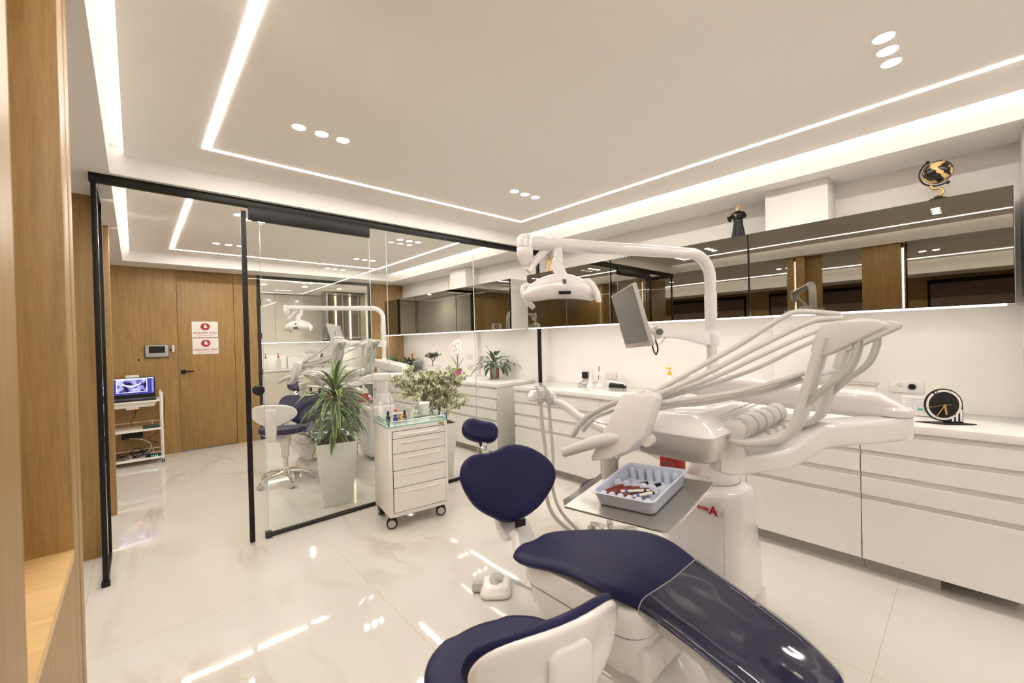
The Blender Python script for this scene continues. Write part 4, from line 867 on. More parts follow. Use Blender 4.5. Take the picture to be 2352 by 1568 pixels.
    for k, s in enumerate((-.018, .038)):
        g = hb+ax*s-ay*.075; MB().obox(g+V((0, 0, -.03)), ax*.020, ay*.018, (0, 0, .020)).make('hose_clip', GREYP, asm, bevel=0.004)
        MB().tube([g+V((0, 0, -.045)), g+V((0, 0, .0)), g+V((-.006, .01, .03))+ay*.01, g+V((-.012, .02, .062))+ay*.02], [.014, .013, .012, .008], 14).make('suction_tip', GREYP, asm)
        MB().tube(cr([g+V((0, 0, -.045)), g+V((.012, 0, -.20)), g+V((.03-.01*k, -.01, -.42)), g+V((.03-.012*k, .0, -.62)), g+V((.06+.012*k, -.03, -.80)), g+V((.20, -.12, -.97+.0*k)), V((1.95, 1.22, .12+.05*k)), V((2.10, 1.08, .20+.04*k))], 7), .013-.002*k, 12).make('suction_hose', HOSE, asm)
    return t
unit = make_unit()
# red-labelled bottle standing behind the console
def label_bottle(c, label):
    c = V(c); t = thing('disinfectant_bottle', label, 'bottle', c)
    MB().loft([[c+V((a, b, z)) for a, b in rrect(w, l, r, 4)] for w, l, z, r in ((.085, .105, 0, .02), (.09, .11, .005, .02), (.09, .11, .17, .02), (.075, .095, .19, .03), (.03, .03, .21, .012), (.03, .03, .225, .012))]).make('bottle_body', ABSW, t, bevel=0.002)
    lb = MB().loft([[c+V((a, b, z)) for a, b in rrect(.0925, .1125, .02, 4)] for z in (.03, .14)], False, False).make('red_label', REDP, t)
    for q in (-.02, .02):
        mb = MB().tube([c+V((-.0475, q+.016*math.cos(a), .085+.03*math.sin(a))) for a in [2*PI*i/18 for i in range(18)]], .0035, 6, closed=True); mb.make('label_mark', DGREY, lb)
    MB().tube(cr([c+V((0, 0, .22)), c+V((-.004, 0, .28)), c+V((-.02, .01, .31)), c+V((-.05, .03, .30))], 5), .011, 10).make('spout', ABSW, t)
    return t
label_bottle((2.128, 1.088, .6625), 'white bottle with a red label on the near unit pedestal, mostly behind the console')

# ------------------------------------------------------------------ steel tray with the pale blue organiser
TA = V((1.089, .965, .862)); E1 = V((-.0205, -.9966, .0792)).normalized()*-1*-1
E1 = V((0.0205, -0.9966, 0.0792)).normalized(); E2 = V((.9878, .0401, .1504)).normalized(); E2 = (E2-E1*E2.dot(E1)).normalized(); EN = E2.cross(E1); EN = EN if EN.z > 0 else -EN
TW, TD = .390, .356
def TP(a, b, h=0.0): return TA+E1*a+E2*b+EN*h
def make_tray():
    t = thing('instrument_tray', 'shallow satin steel tray over the near dental chair, carrying the pale blue organiser', 'tray', TP(TW/2, TD/2))
    MB().prism([TP(.006, .006), TP(TW-.006, .006), TP(TW-.006, TD-.006), TP(.006, TD-.006)], -EN*.003).make('tray_floor', TRAYST, t)
    for k, (p, q, o) in enumerate(((( 0, 0), (TW, 0), (0, -.012)), ((TW, 0), (TW, TD), (.012, 0)), ((TW, TD), (0, TD), (0, .012)), ((0, TD), (0, 0), (-.012, 0)))):
        i = lerp(TP(*p), TP(*q), .0); j = TP(*q); d = (j-i).normalized(); ov = E1*o[0]+E2*o[1]
        a, b = i+d*.012, j-d*.012
        MB().loft([[a-EN*.003, a+d*.012+ov+EN*.011, b-d*.012+ov+EN*.011, b-EN*.003], [a-EN*.005-ov*.15, a+d*.012+ov*1.1+EN*.010, b-d*.012+ov*1.1+EN*.010, b-EN*.005-ov*.15]]).make('tray_rim', BRONZE if k == 0 else STEEL, t)
    return t
tray = make_tray()
def make_organiser():
    t = thing('organiser_tray', 'pale blue moulded organiser on the steel tray, holding dark red instruments', 'tray', TP(.2, .17))
    Hh = .048
    pl, pf, pr, pk = [AP(x, y, TP(0, 0, Hh), EN) for x, y in ((1351, 1127), (1497, 1154), (1578, 1081), (1453, 1064))]
    ua = (pf-pl+pr-pk).normalized(); W = ((pf-pl).length+(pr-pk).length)/2; ub = (pk-pl+pr-pf); ub = (ub-ua*ub.dot(ua)).normalized(); L = ((pk-pl).length+(pr-pf).length)/2
    O = (pl+pf+pr+pk)/4-ua*W/2-ub*L/2-EN*Hh
    def Q(a, b, h): return O+ua*a+ub*b+EN*h
    wall = MB()
    def ringz(g, h): return [Q(W/2+a, L/2+b, h) for a, b in rrect(W-2*g, L-2*g, .018, 4)]
    wall.loft([ringz(.0, Hh), ringz(-.006, Hh+.0015), ringz(.0, Hh+.002), ringz(.004, Hh), ringz(.013, .008), ringz(.02, .005)], False, True)
    wall.loft([ringz(-.006, Hh+.0015), ringz(-.004, Hh-.002), ringz(.001, Hh-.004), ringz(.009, .004), ringz(.016, .0)], False, True)
    sh = wall.make('tray_shell', TRAYBLUE, t)
    dv = MB(); dv.loft([[Q(a, b, h) for a, b in ((.014, L*.47-x), (W-.014, L*.47-x), (W-.014, L*.47+x), (.014, L*.47+x))] for x, h in ((.010, .006), (.004, .036))])
    dv.make('divider', TRAYBLUE, sh, bevel=0.002)
    for row in (.024, L*.47, L-.024):
        for k in range(6):
            p = W*(.13+.148*k); mb = MB()
            mb.loft([[Q(p+a, row+b, h) for a, b in rrect(x, x*1.1, .004, 2)] for x, h in ((.022, .005), (.018, .040), (.014, .043))])
            mb.make('notch_stud', TRAYBLUE, sh)
    # things lying in it
    DR = mat('dark_red_plastic', (0.16, 0.018, 0.016), 0.3)
    def item(name, label, cat, a, b, ang, ln, group, mk):
        d = ua*math.cos(ang)+ub*math.sin(ang); e = -ua*math.sin(ang)+ub*math.cos(ang); p = Q(a, b, .028)
        x = thing(name, label, cat, p, group); mk(x, p, d, e, ln)
    def red(x, p, d, e, ln):
        MB().tube([p-d*ln/2, p-d*ln*.2, p+d*ln*.25, p+d*ln/2], [.0085, .0105, .0085, .006], 12).make('handle', DR, x)
        MB().ell(p-d*ln*.52, .0145, .0145, .0105, 14, 8).make('knob', DR, x); MB().tube([p+d*ln*.5, p+d*ln*.62], .0022, 8).make('shank', STEEL, x)
    G = 'dark red handled instruments'
    for k, (a, b, ang, wh) in enumerate(((.040, .085, 1.15, 'nearest the left corner'), (.066, .078, 1.0, 'second from the left'), (.088, .088, .85, 'in the middle of the heap'), (.112, .080, .95, 'under the white marker'), (.135, .098, .7, 'rightmost of the heap'))):
        item('dental_instrument', 'dark red handled instrument in the pale blue organiser, %s' % wh, 'instrument', a, b, ang, .092, G, red)
    def marker(x, p, d, e, ln):
        p = p+EN*.012; MB().tube([p-d*ln/2, p+d*ln*.3, p+d*ln*.45, p+d*ln/2], [.0048, .0048, .004, .001], 12).make('barrel', MILK, x)
        MB().tube([p-d*ln*.36, p-d*ln*.25], .0051, 12).make('blue_band', INK, x); MB().tube([p+d*ln*.28, p+d*ln*.36], .0051, 12).make('grip_ring', BLACKP, x)
    item('marker', 'white marker with a blue band, on top of the dark red instruments', 'marker', .125, .070, .45, .095, None, marker)
    item('marker', 'white marker with a blue band, at the near end of the organiser', 'marker', .165, .060, .75, .080, None, marker)
    item('marker', 'white stick lying along the near wall of the organiser', 'marker', .10, .034, .06, .11, None, lambda x, p, d, e, ln: MB().tube([p-d*ln/2, p+d*ln/2], [.004, .003], 10).make('barrel', MILK, x))
    for k, (a, b) in enumerate(((.105, .165), (.150, .170))):
        item('clamp', 'small black clamp lying in the far half of the organiser, %s' % ('left one', 'right one')[k], 'clamp', a, b, .8, .026, 'black clamps', lambda x, p, d, e, ln: MB().obox(p-EN*.006, d*.013, e*.006, EN*.005).make('clamp_body', BLACKP, x, bevel=0.003))
make_organiser()

# ================================================================== STOOLS
def make_stool(c, yaw, label, seat_z=.52, group=None, back=True):
    """saddle stool: five-star chrome base, navy seat, white-shelled backrest; faces +Y turned by yaw"""
    c = V(c); t = thing('dental_stool', label, 'stool', c, group)
    Rm = Matrix.Rotation(yaw, 3, 'Z')
    def P(x, y, z): return c+Rm @ V((x, y, z))
    base = MB()
    for k in range(5):
        a = 2*PI*k/5+.3; d = V((math.cos(a), math.sin(a), 0))
        base.sweep([P(*(d*.02))+V((0, 0, .115)), P(*(d*.12))+V((0, 0, .108)), P(*(d*.20))+V((0, 0, .088)), P(*(d*.265))+V((0, 0, .068))], [.055, .045, .036, .026], [.035, .028, .022, .018], rnd=.4)
    b = base.lathe([(.03, .075), (.045, .085), (.045, .135), (.032, .145), (.024, .15)], c, 24).make('star_base', CHROME, t)
    for k in range(5):
        a = 2*PI*k/5+.3; d = V((math.cos(a), math.sin(a), 0)); w = P(*(d*.268)); e = Rm @ V((-d.y, d.x, 0))
        mb = MB()
        for q in (-1, 1): mb.lathe([(.002, -.011), (.024, -.010), (.026, -.004), (.026, .006), (.022, .010), (.002, .011)], w+V((0, 0, .0265))+e*q*.014, 20, e)
        cs = mb.make('caster', GREYP, t); MB().sweep([w+V((0, 0, .03)), w+V((0, 0, .058))], [.03, .022], [.018, .018], up=(1, 0, 0)).make('caster_hood', CHROME, cs)
    MB().lathe([(.024, .14), (.024, .26), (.020, .262), (.020, .30)], c, 20).make('gas_lift', CHROME, t)
    MB().lathe([(.034, .27), (.036, .275), (.036, .36), (.05, .38), (.06, seat_z-.075), (.02, seat_z-.07)], c, 24).make('lift_sleeve', ABSW, t)
    MB().tube(cr([P(.03, .03, seat_z-.09), P(.12, .08, seat_z-.095), P(.19, .12, seat_z-.11)], 4), [.006]*4+[.010]*4+[.013], 10).make('lever', GREYP, t)
    # seat: outline with a waist, dished top
    def so(k, z):
        out = []
        for j in range(44):
            a = 2*PI*j/44; x = math.cos(a); y = math.sin(a)
            rx = .232*(1-.12*max(0, y)**1.2); ry = .212*(1+.05*math.cos(2*a)); nz = -.018*math.exp(-((y-1)/.35)**2)*(abs(x) < .5)
            out.append(P(x*rx*k-.022*k, (y*ry+nz)*k+.015, z+.012*(abs(x)*k)**2*.205-.016*math.exp(-((y*k-.85)/.4)**2)*k))
        return out
    MB().loft([so(.05, seat_z-.012), so(.4, seat_z-.010), so(.75, seat_z-.002), so(.92, seat_z), so(.985, seat_z-.012), so(1, seat_z-.032), so(.975, seat_z-.055), so(.90, seat_z-.062), so(.05, seat_z-.06)]).make('seat_cushion', NAVY, t, sub=1, sharp=180)
    MB().loft([so(.88, seat_z-.060), so(.86, seat_z-.072), so(.05, seat_z-.078)]).make('seat_shell', ABS, t)
    if not back: return t
    # backrest: bowed shield with white back shell
    def bo(k, d):
        out = []
        for j in range(48):
            a = 2*PI*j/48; x = math.copysign(abs(math.cos(a))**.78, math.cos(a))*.235; z = math.copysign(abs(math.sin(a))**.8, math.sin(a))*.118
            x *= (1-.50*max(0, -z/.118)**1.3)
            bow = .085*(x/.235)**2
            out.append(P(x*k, -.285+bow*k*k+d-.10*(z*k), seat_z+.165+z*k))
        return out
    MB().loft([bo(.05, .018), bo(.6, .022), bo(.9, .020), bo(.985, .008), bo(1.0, -.008), bo(.97, -.020), bo(.05, -.018)]).make('backrest_cushion', NAVY, t, sub=1, sharp=180)
    sh = MB().loft([bo(.965, -.014), bo(.965, -.024), bo(.94, -.034), bo(.88, -.038), bo(.6, -.036), bo(.05, -.036)]).make('backrest_shell', ABS, t, sub=1, sharp=180)
    MB().loft([[P(x, -.335+(.0 if z > .1 else .012), seat_z+z) for x in (-w, w)]+[P(x, -.288-.02*(z > .1), seat_z+z) for x in (w, -w)] for w, z in ((.040, .235), (.062, .215), (.060, .12), (.05, .03), (.046, -.05))]).make('back_spine', ABS, sh, bevel=0.012, seg=4)
    MB().sweep(cr([P(0, -.305, seat_z-.03), P(0, -.295, seat_z-.085), P(0, -.16, seat_z-.105), P(0, -.02, seat_z-.098)], 5), [.085]*8+[.075]*8, [.022]*16, up=(0, 0, 1) if 0 else Rm @ V((0, .5, 1)), rnd=.35).make('back_support', ABS, t)
    return t
make_stool((0.815, 0.955, 0), -0.23, 'navy stool with a white backrest shell, in the foreground beside the near dental chair', .50, 'navy dental stools')
make_stool((1.15, 4.88, 0), -0.62, 'navy stool with a white backrest shell, standing behind the sliding glass door', .585, 'navy dental stools')
# third stool whose seat edge shows beyond the steel tray
make_stool((2.37, 1.67, 0), 0.835, 'low navy stool seat peeking out beyond the steel tray', .43, None, False)

# ================================================================== DRAWER CART
CARTO = V((1.418, 3.0, 0)); CY_ = math.radians(-8)
cx_, cy_ = V((math.cos(CY_), math.sin(CY_), 0)), V((-math.sin(CY_), math.cos(CY_), 0))
CWD, CDP = .492, .40
def K(a, b, z): return CARTO+cx_*a+cy_*b+V((0, 0, z))
def kbox(mb, a0, a1, b0, b1, z0, z1): return mb.obox(K((a0+a1)/2, (b0+b1)/2, (z0+z1)/2), cx_*(a1-a0)/2, cy_*(b1-b0)/2, (0, 0, (z1-z0)/2))
def make_cart():
    t = thing('drawer_cart', 'white metal five-drawer cart on castors with a glass top, before the glass partition', 'cart', K(CWD/2, CDP/2, 0))
    kbox(MB(), 0, CWD, .004, CDP, .094, .790).make('cart_body', PAINTM, t, bevel=0.004)
    kbox(MB(), .028, CWD-.026, -.001, .01, .128, .757).make('shadow_gap', BLACKP, t)
    zs = [.130, .330, .470, .606, .715, .757]; zs = [.130, .320, .452, .583, .699, .755]
    for k in range(5):
        z0, z1 = zs[k]+.002, zs[k+1]-.002
        d = kbox(MB(), .031, CWD-.029, -.006, .012, z0, z1).make('drawer', PAINTM, t, bevel=0.0015, seg=1)
        hz = z1-.030 if k < 4 else (z0+z1)/2+.002
        MB().tube(cr([K(.10, -.004, hz), K(.10, -.022, hz), K(.112, -.026, hz), K(CWD-.105, -.026, hz), K(CWD-.093, -.022, hz), K(CWD-.093, -.004, hz)], 4), .0052, 10).make('drawer_handle', PAINTM, d)
    kbox(MB(), CWD-.075, CWD-.028, .0015, .004, .765, .779).make('maker_plate', GOLD, t)
    for a, b in ((.04, .045), (CWD-.04, .045), (.04, CDP-.045), (CWD-.04, CDP-.045)):
        mb = MB(); e = cx_*.35+cy_*.94 if b < .1 else cx_; e = V(e).normalized(); p = K(a, b, .041); wd = V((-e.y, e.x, 0))
        for q in (-1, 1): mb.lathe([(.005, -.010), (.037, -.010), (.041, -.005), (.041, .006), (.036, .011), (.005, .011)], p+e*q*.0155+wd*.015, 26, e)
        w = mb.make('caster', RUBBER, t)
        for q in (-1, 1): MB().lathe([(.002, .0112), (.027, .0112), (.029, .0105), (.029, .002), (.002, .001)], p+e*q*.0155+wd*.015, 24, e*q).make('wheel_disc', GREYP, w)
        MB().sweep([p+wd*.012+V((0, 0, .005)), p+wd*.008+V((0, 0, .03)), p+V((0, 0, .053))], [.014, .012, .03], [.06, .055, .03], up=(1, 0, 0)).lathe([(.013, .035), (.02, .045), (.02, .054)], p, 14).make('caster_fork', BLACKP, w)
    tp = kbox(MB(), -.004, CWD+.006, -.006, CDP+.004, .7905, .7985).make('glass_top', GLASSG, t)
    mb = MB()
    for a0, a1, b0, b1 in ((-.004, CWD+.006, -.0075, -.0060), (-.0055, -.004, -.006, CDP+.004), (CWD+.006, CWD+.0075, -.006, CDP+.004)): kbox(mb, a0, a1, b0, b1, .7905, .7985)
    mb.make('glass_edge', GLASSE, tp)
    for a in (.004, CWD-.006):
        s = kbox(MB(), a, a+.006, .004, CDP-.004, .7985, .846).make('glass_gallery', GLASSG, t)
        mb = MB(); kbox(mb, a-.0003, a+.0063, .004, CDP-.004, .8455, .8475); mb.make('glass_edge', GLASSE, s)
        mb = MB(); kbox(mb, a-.001, a+.007, .002, .006, .7985, .846); mb.make('dark_glass_end', mat('dark_glass_edge', (.02, .10, .11), .1), s)
    gy = MB().tube([K(-.006, .022, .829), K(CWD+.006, .022, .829)], .0042, 10).make('chrome_rail', CHROME, t)
    MB().tube([K(-.006, CDP-.022, .829), K(CWD+.006, CDP-.022, .829)], .0042, 10).make('chrome_rail', CHROME, t)
    return t
make_cart()
# ------------------------------------------------------------------ things on the cart
ZG = .799
def small_bottle(a, b, m, label, stopper=None, h=.062, r=.018):
    c = K(a, b, ZG); t = thing('dropper_bottle', label, 'bottle', c, 'small bottles in the wire rack on the cart'); k = h/.062
    MB().lathe([(r*.9, 0), (r, .003), (r, .034*k), (r*.55, .043*k), (r*.5, .050*k), (r*.78, .058*k), (r*.80, .062*k), (r*.4, .062*k)], c, 20).make('bottle_body', m, t)
    if stopper: MB().lathe([(r*.45, .060*k), (r*.62, .064*k), (r*.62, .078*k), (r*.3, .084*k)], c, 16).make('stopper', stopper, t)
COB = mat('cobalt_glass', (.02, .02, .28), .08, coat=.5); AMB = mat('amber_glass', (.55, .24, .02), .08, coat=.5); BRN = mat('brown_glass', (.075, .025, .006), .08, coat=.5); DGN = mat('dark_green_glass', (.006, .02, .014), .1, coat=.5)
small_bottle(.075, .235, DGN, 'dark green dropper bottle with a blue stopper, leftmost on the glass cart top', COB)
small_bottle(.125, .30, BOTCLEAR, 'small clear bottle with a white cap behind the dark green one on the cart', LACQ)
small_bottle(.165, .31, BOTCLEAR, 'small clear bottle with an orange cap at the back of the cart', mat('orange_plastic', (.75, .10, .01), .35))
small_bottle(.110, .155, COB, 'cobalt blue open bottle at the front of the wire rack on the cart'); small_bottle(.152, .165, AMB, 'amber yellow open bottle in the wire rack on the cart'); small_bottle(.198, .185, BRN, 'brown glass bottle with a dark cap, right end of the wire rack', BLACKP)
small_bottle(.145, .245, BOTCLEAR, 'clear capless bottle in the middle of the wire rack on the cart')
t = thing('wire_rack', 'low wire rack around the small coloured bottles on the cart', 'rack', K(.15, .2, ZG)); mb = MB()
for (b, z) in ((.128, .006), (.128, .022), (.205, .022)): mb.tube([K(.080, b, ZG+z), K(.225, b+.022, ZG+z)], .0013, 6)
for a in (.080, .128, .177, .225):
    for b in (.128, .205): mb.tube([K(a, b+.022*(a-.08)/.145, ZG), K(a, b+.022*(a-.08)/.145, ZG+.024)], .0013, 6)
    mb.tube([K(a, .128+.022*(a-.08)/.145, ZG+.022), K(a, .205+.022*(a-.08)/.145, ZG+.022)], .0013, 6)
mb.tube([K(.08, .128, ZG+.002), K(.08, .205, ZG+.002), K(.225, .227, ZG+.002), K(.225, .15, ZG+.002)], .0013, 6, closed=True); mb.make('wire_frame', STEEL, t)
c = K(.035, .30, ZG); t = thing('spray_tube', 'tall white tube with a domed cap at the back left corner of the cart top', 'bottle', c)
MB().lathe([(.021, 0), (.022, .004), (.022, .112), (.016, .120)], c, 22).make('tube_body', ABSW, t); MB().lathe([(.014, .118), (.015, .122), (.014, .142), (.008, .154), (.001, .156)], c, 20).make('domed_cap', LACQ, t)
c = K(.268, .235, ZG); t = thing('plastic_cup', 'translucent white plastic cup in the middle of the cart top', 'cup', c)
MB().lathe([(.001, .002), (.024, .002), (.0345, .088), (.037, .089), (.037, .094), (.0345, .094), (.0255, .001), (.024, 0), (.001, 0)], c, 26).make('cup_wall', MILK, t)
c = K(.325, .275, ZG); t = thing('glass_flask', 'squat clear glass flask with a steel stopper beside the plastic cup', 'flask', c)
MB().lathe([(.03, 0), (.044, .004), (.047, .02), (.042, .040), (.022, .056), (.013, .062), (.013, .070)], c, 28).make('flask_body', BOTCLEAR, t); MB().lathe([(.015, .066), (.0155, .068), (.0155, .096), (.013, .099), (.001, .099)], c, 20).make('stopper', STEEL, t)
MB().lathe([(.002, .003), (.041, .005), (.043, .012), (.002, .013)], c, 24).make('liquid', mat('pale_liquid', (.55, .55, .38), .1), t)
c = K(.412, .30, ZG); t = thing('cotton_jar', 'clear glass jar packed with white cotton rolls on the right of the cart top', 'jar', c)
MB().lathe([(.052, 0), (.055, .003), (.055, .105), (.053, .106), (.053, .004), (.05, .003)], c, 30).make('jar_glass', BOTCLEAR, t)
mb = MB(); rr = random.Random(3)
for k in range(34):
    z = .012+.098*k/34; a = rr.uniform(0, PI); d = V((math.cos(a), math.sin(a), rr.uniform(-.35, .35))); o = c+V((0, 0, z))+V((-d.y, d.x, 0))*rr.uniform(-.028, .028); ln = .036
    mb.tube(cr([o-d*ln, o+V((0, 0, .003)), o+d*ln], 3), .010, 8)
mb.lathe([(.002, .004), (.047, .004), (.047, .1), (.002, .104)], c, 20); o = mb.make('cotton_rolls', mat('cotton', (.86, .85, .82), .9, bump=.5, bscale=300), t); o['kind'] = 'stuff'

# ================================================================== PLANTS
DRAC = leafmat('dracaena_leaf', (0.030, 0.085, 0.022), (0.30, 0.40, 0.09), .45, .8)
FICUS = leafmat('variegated_ficus_leaf', (0.11, 0.17, 0.05), (0.74, 0.74, 0.48), .12, .52, .45)
GREEN = leafmat('deep_green_leaf', (0.028, 0.075, 0.022), (0.045, 0.11, 0.035), .3, .9, .35)
DUSTY = leafmat('grey_green_leaf', (0.045, 0.065, 0.045), (0.07, 0.10, 0.06), .3, .9, .5)
def planter(c, yaw, label, h=.565, top=.34, bot=.245, leans=0):
    c = V(c); t = thing('square_planter', label, 'planter', c)
    def sq(w, z, r=.012): return [c+V((a*math.cos(yaw)-b*math.sin(yaw), a*math.sin(yaw)+b*math.cos(yaw), z)) for a, b in rrect(w, w, r, 3)]
    MB().loft([sq(bot*.97, 0), sq(bot, .004), sq(top, h), sq(top-.004, h+.003), sq(top-.022, h), sq(top-.03, h-.05)], True, False).make('pot_wall', mat('white_planter_plastic', (0.80, 0.80, 0.77), .3), t)
    MB().loft([sq(top-.028, h-.05), sq(top-.028, h-.045)]).make('pot_rim', DGREY, t)
    MB().loft([sq(top-.024, h-.012), sq(top-.06, h-.02), sq(top-.2, h-.03)], False, True).make('soil', SOIL, t)
    return t
PLN = V((1.345, 3.93, 0)); planter(PLN, -.27, 'tall tapering white planter with the striped dracaena, just behind the sliding glass door')
t = thing('dracaena', 'dracaena with lime striped arching leaves in the tall white planter behind the glass door', 'plant', PLN+V((0, 0, .54)))
MB().tube(cr([PLN+V((.02, 0, .52)), PLN+V((.025, -.01, .70)), PLN+V((.0, 0, .86)), PLN+V((.005, 0, .96))], 5), [.022]*6+[.020]*5+[.017]*5, 10).make('cane', BARK, t)
def rosette(top, n, l0, l1, w, rnd, elev0, elev1, droop):
    mb = MB()
    for k in range(n):
        f = k/n; a = k*2.399+rnd.uniform(-.3, .3); e = elev0+(elev1-elev0)*f+rnd.uniform(-.12, .12)
        d = V((math.cos(a)*math.cos(e), math.sin(a)*math.cos(e), math.sin(e)))
        mb.leaf(top+V((0, 0, -.20*(1-f)*.7))+d*.012, d, rnd.uniform(l0, l1), w*rnd.uniform(.8, 1.1), droop*rnd.uniform(.75, 1.25), 9, fold=.30, shape=.42)
    return mb
rn = random.Random(5)
rosette(PLN+V((.005, 0, 1.00)), 58, .30, .46, .048, rn, -.15, 1.40, 1.75).inside(None, 3.60).make('upper_leaves', DRAC, t, sharp=180)
rosette(PLN+V((.015, 0, .76)), 28, .25, .36, .056, rn, -.1, 1.2, 1.9).inside(None, 3.60).make('lower_leaves', DRAC, t, sharp=180)
PL2 = V((2.385, 3.86, 0)); planter(PL2, -.2, 'tall white planter with the variegated ficus, behind the drawer cart and the glass', .575, .33, .24)
t = thing('ficus', 'bushy variegated ficus with cream edged leaves in the planter behind the drawer cart', 'plant', PL2+V((0, 0, .55)))
rn = random.Random(11); tr = MB(); lf = MB()
def grow(p, d, ln, r, depth):
    pts = [p]; q = p.copy(); dd = d.copy()
    for i in range(4):
        dd = (dd+V((rn.uniform(-.2, .2), rn.uniform(-.2, .2), rn.uniform(-.08, .12)))).normalized(); q = q+dd*ln/4; pts.append(q.copy())
    tr.tube(pts, [r*(1-.12*i) for i in range(5)], 5 if depth > 1 else 7)
    if depth >= 2:
        for i in range(11):
            f = rn.uniform(.05, 1); o = lerp(pts[int(f*3.99)], pts[min(4, int(f*3.99)+1)], rn.random())
            e = V((rn.uniform(-1, 1), rn.uniform(-1, 1), rn.uniform(-.9, .25))).normalized()
            lf.leaf(o, e, rn.uniform(.036, .060), rn.uniform(.019, .030), rn.uniform(.3, 1.1), 4, fold=.2, shape=.5)
    if depth < 3:
        for i in range((5, 4, 3)[depth]):
            a = rn.uniform(0, 2*PI); e = V((math.cos(a), math.sin(a), rn.uniform(-.1, .75))).normalized()
            grow(pts[rn.choice((2, 3, 4, 4))], (dd*.45+e*.85).normalized(), ln*rn.uniform(.5, .75), r*.55, depth+1)
for k in range(4):
    a = 2*PI*k/4+.4; grow(PL2+V((.014*math.cos(a), .014*math.sin(a), .54)), V((.22*math.cos(a), .22*math.sin(a), 1)).normalized(), .33, .0075, 0)
grow(PL2+V((0, 0, .58)), V((.62, -.30, .62)).normalized(), .26, .005, 1)
tr.inside(None, 3.60).make('stems', BARK, t); lf.inside(None, 3.60).make('foliage', FICUS, t, sharp=180)
# potted plants on the far worktop
def pot(c, m, label_pot, r0, r1, h, t, saucer=None):
    MB().lathe([(r0*.95, 0), (r0, .004), (r1, h), (r1*.93, h), (r1*.90, h-.015), (.002, h-.018)], c, 28).make('pot', m, t)
    MB().lathe([(.002, h-.016), (r1*.92, h-.014), (r1*.9, h-.012), (.002, h-.008)], c, 20).make('soil', SOIL, t)
    if saucer: MB().lathe([(r0*.9, -.010), (r0*1.35, -.004), (r0*1.42, .0), (r0*1.3, -.001), (.002, -.002)], c, 28).make('saucer', saucer, t)
ZW = .911
c = AZ(1052, 866, ZW); t = thing('potted_orchid', 'pink and white orchid in a magenta pot behind the glass', 'plant', c)
pot(c, PINKPOT, '', .045, .062, .125, t)
mb = MB(); sx = RT-UP*RT.z*0; sx = V((RT.x, RT.y, 0)).normalized(); sy = V((FW.x, FW.y, 0)).normalized()
for d, l, w, dr in ((V((-.35, 0, 1)), .24, .07, .5), (V((.05, 0, 1)), .25, .075, .35), (V((.45, 0, 1)), .21, .06, .4), (V((-.8, -.1, .45)), .20, .055, 1.3), (V((.2, -.5, .35)), .13, .06, 1.2)):
    mb.leaf(c+V((0, 0, .115)), sx*d.x+sy*d.y+V((0, 0, d.z)), l, w, dr, 7, fold=.25, shape=.5)
mb.make('leaves', GREEN, t, sharp=180)
st = MB(); fl = MB(); cen = MB(); rn = random.Random(2)
for sgn, tops in ((-1, [(-.075, .46), (-.03, .50), (-.10, .435), (-.055, .42), (-.045, .385), (-.06, .35)]), (1, [(.02, .525), (-.01, .495), (.035, .49), (.015, .455), (.03, .425), (-.005, .40), (.035, .38), (.01, .365)])):
    st.tube(cr([c+V((0, 0, .11)), c+sx*.006*sgn+V((0, 0, .28)), c+sx*.02*sgn+V((0, 0, .42)), c+sx*(.0 if sgn > 0 else -.06)+V((0, 0, .50 if sgn > 0 else .47))], 6), .0032, 6)
    for a, z in tops:
        f = c+sx*a+sy*rn.uniform(-.03, -.01)+V((0, 0, z)); nf = (-sy+V((rn.uniform(-.3, .3), rn.uniform(-.3, .3), rn.uniform(-.1, .3)))).normalized(); e1 = nf.cross(V((0, 0, 1))).normalized(); e2 = e1.cross(nf)
        for k, (ang, l, w) in enumerate(((PI/2, .034, .026), (PI/2+2.2, .032, .022), (PI/2-2.2, .032, .022), (.15, .036, .038), (PI-.15, .036, .038))):
            d = e1*math.cos(ang)+e2*math.sin(ang); fl.leaf(f+d*.003, d+nf*.12, l, w, .15, 4, up=nf, fold=.05, shape=.5)
        cen.ell(f+nf*.004-e2*.002, .006, .006, .006, 8, 5)
        st.tube([f, lerp(f, c+sx*(.01*sgn)+V((0, 0, z-.01)), 1)], .0012, 5)
st.make('flower_stems', BARK, t); fo = fl.make('blossoms', leafmat('orchid_petal', (.76, .60, .62), (.87, .82, .80), .0, .35, .5), t, sharp=180); cen.make('blossom_centres', mat('magenta_lip', (.40, .05, .16), .5), fo)
c = AZ(1136, 868, ZW+.012); t = thing('potted_peace_lily', 'leafy green houseplant in a brown pot on a white saucer', 'plant', c)
pot(c, BROWNPOT, '', .060, .068, .14, t, LACQ); MB().obox(c+V((-.04, -.06, .16)), sx*.016, V((0, 0, .014)), sy*.0008).make('price_tag', BOTCLEAR, t)
mb = MB(); stm = MB(); rn = random.Random(9)
for k in range(44):
    a = k*2.399; e = rn.uniform(.15, 1.35); d = V((math.cos(a)*math.cos(e), math.sin(a)*math.cos(e), math.sin(e))); ln = rn.uniform(.08, .20)
    p = c+V((0, 0, .13)); q = p+d*ln; stm.tube([p, lerp(p, q, .5)+V((0, 0, .01)), q], .0018, 5)
    mb.leaf(q, (d+V((0, 0, -.25))).normalized(), rn.uniform(.14, .21), rn.uniform(.045, .062), rn.uniform(1.0, 1.9), 7, fold=.22, shape=.5)
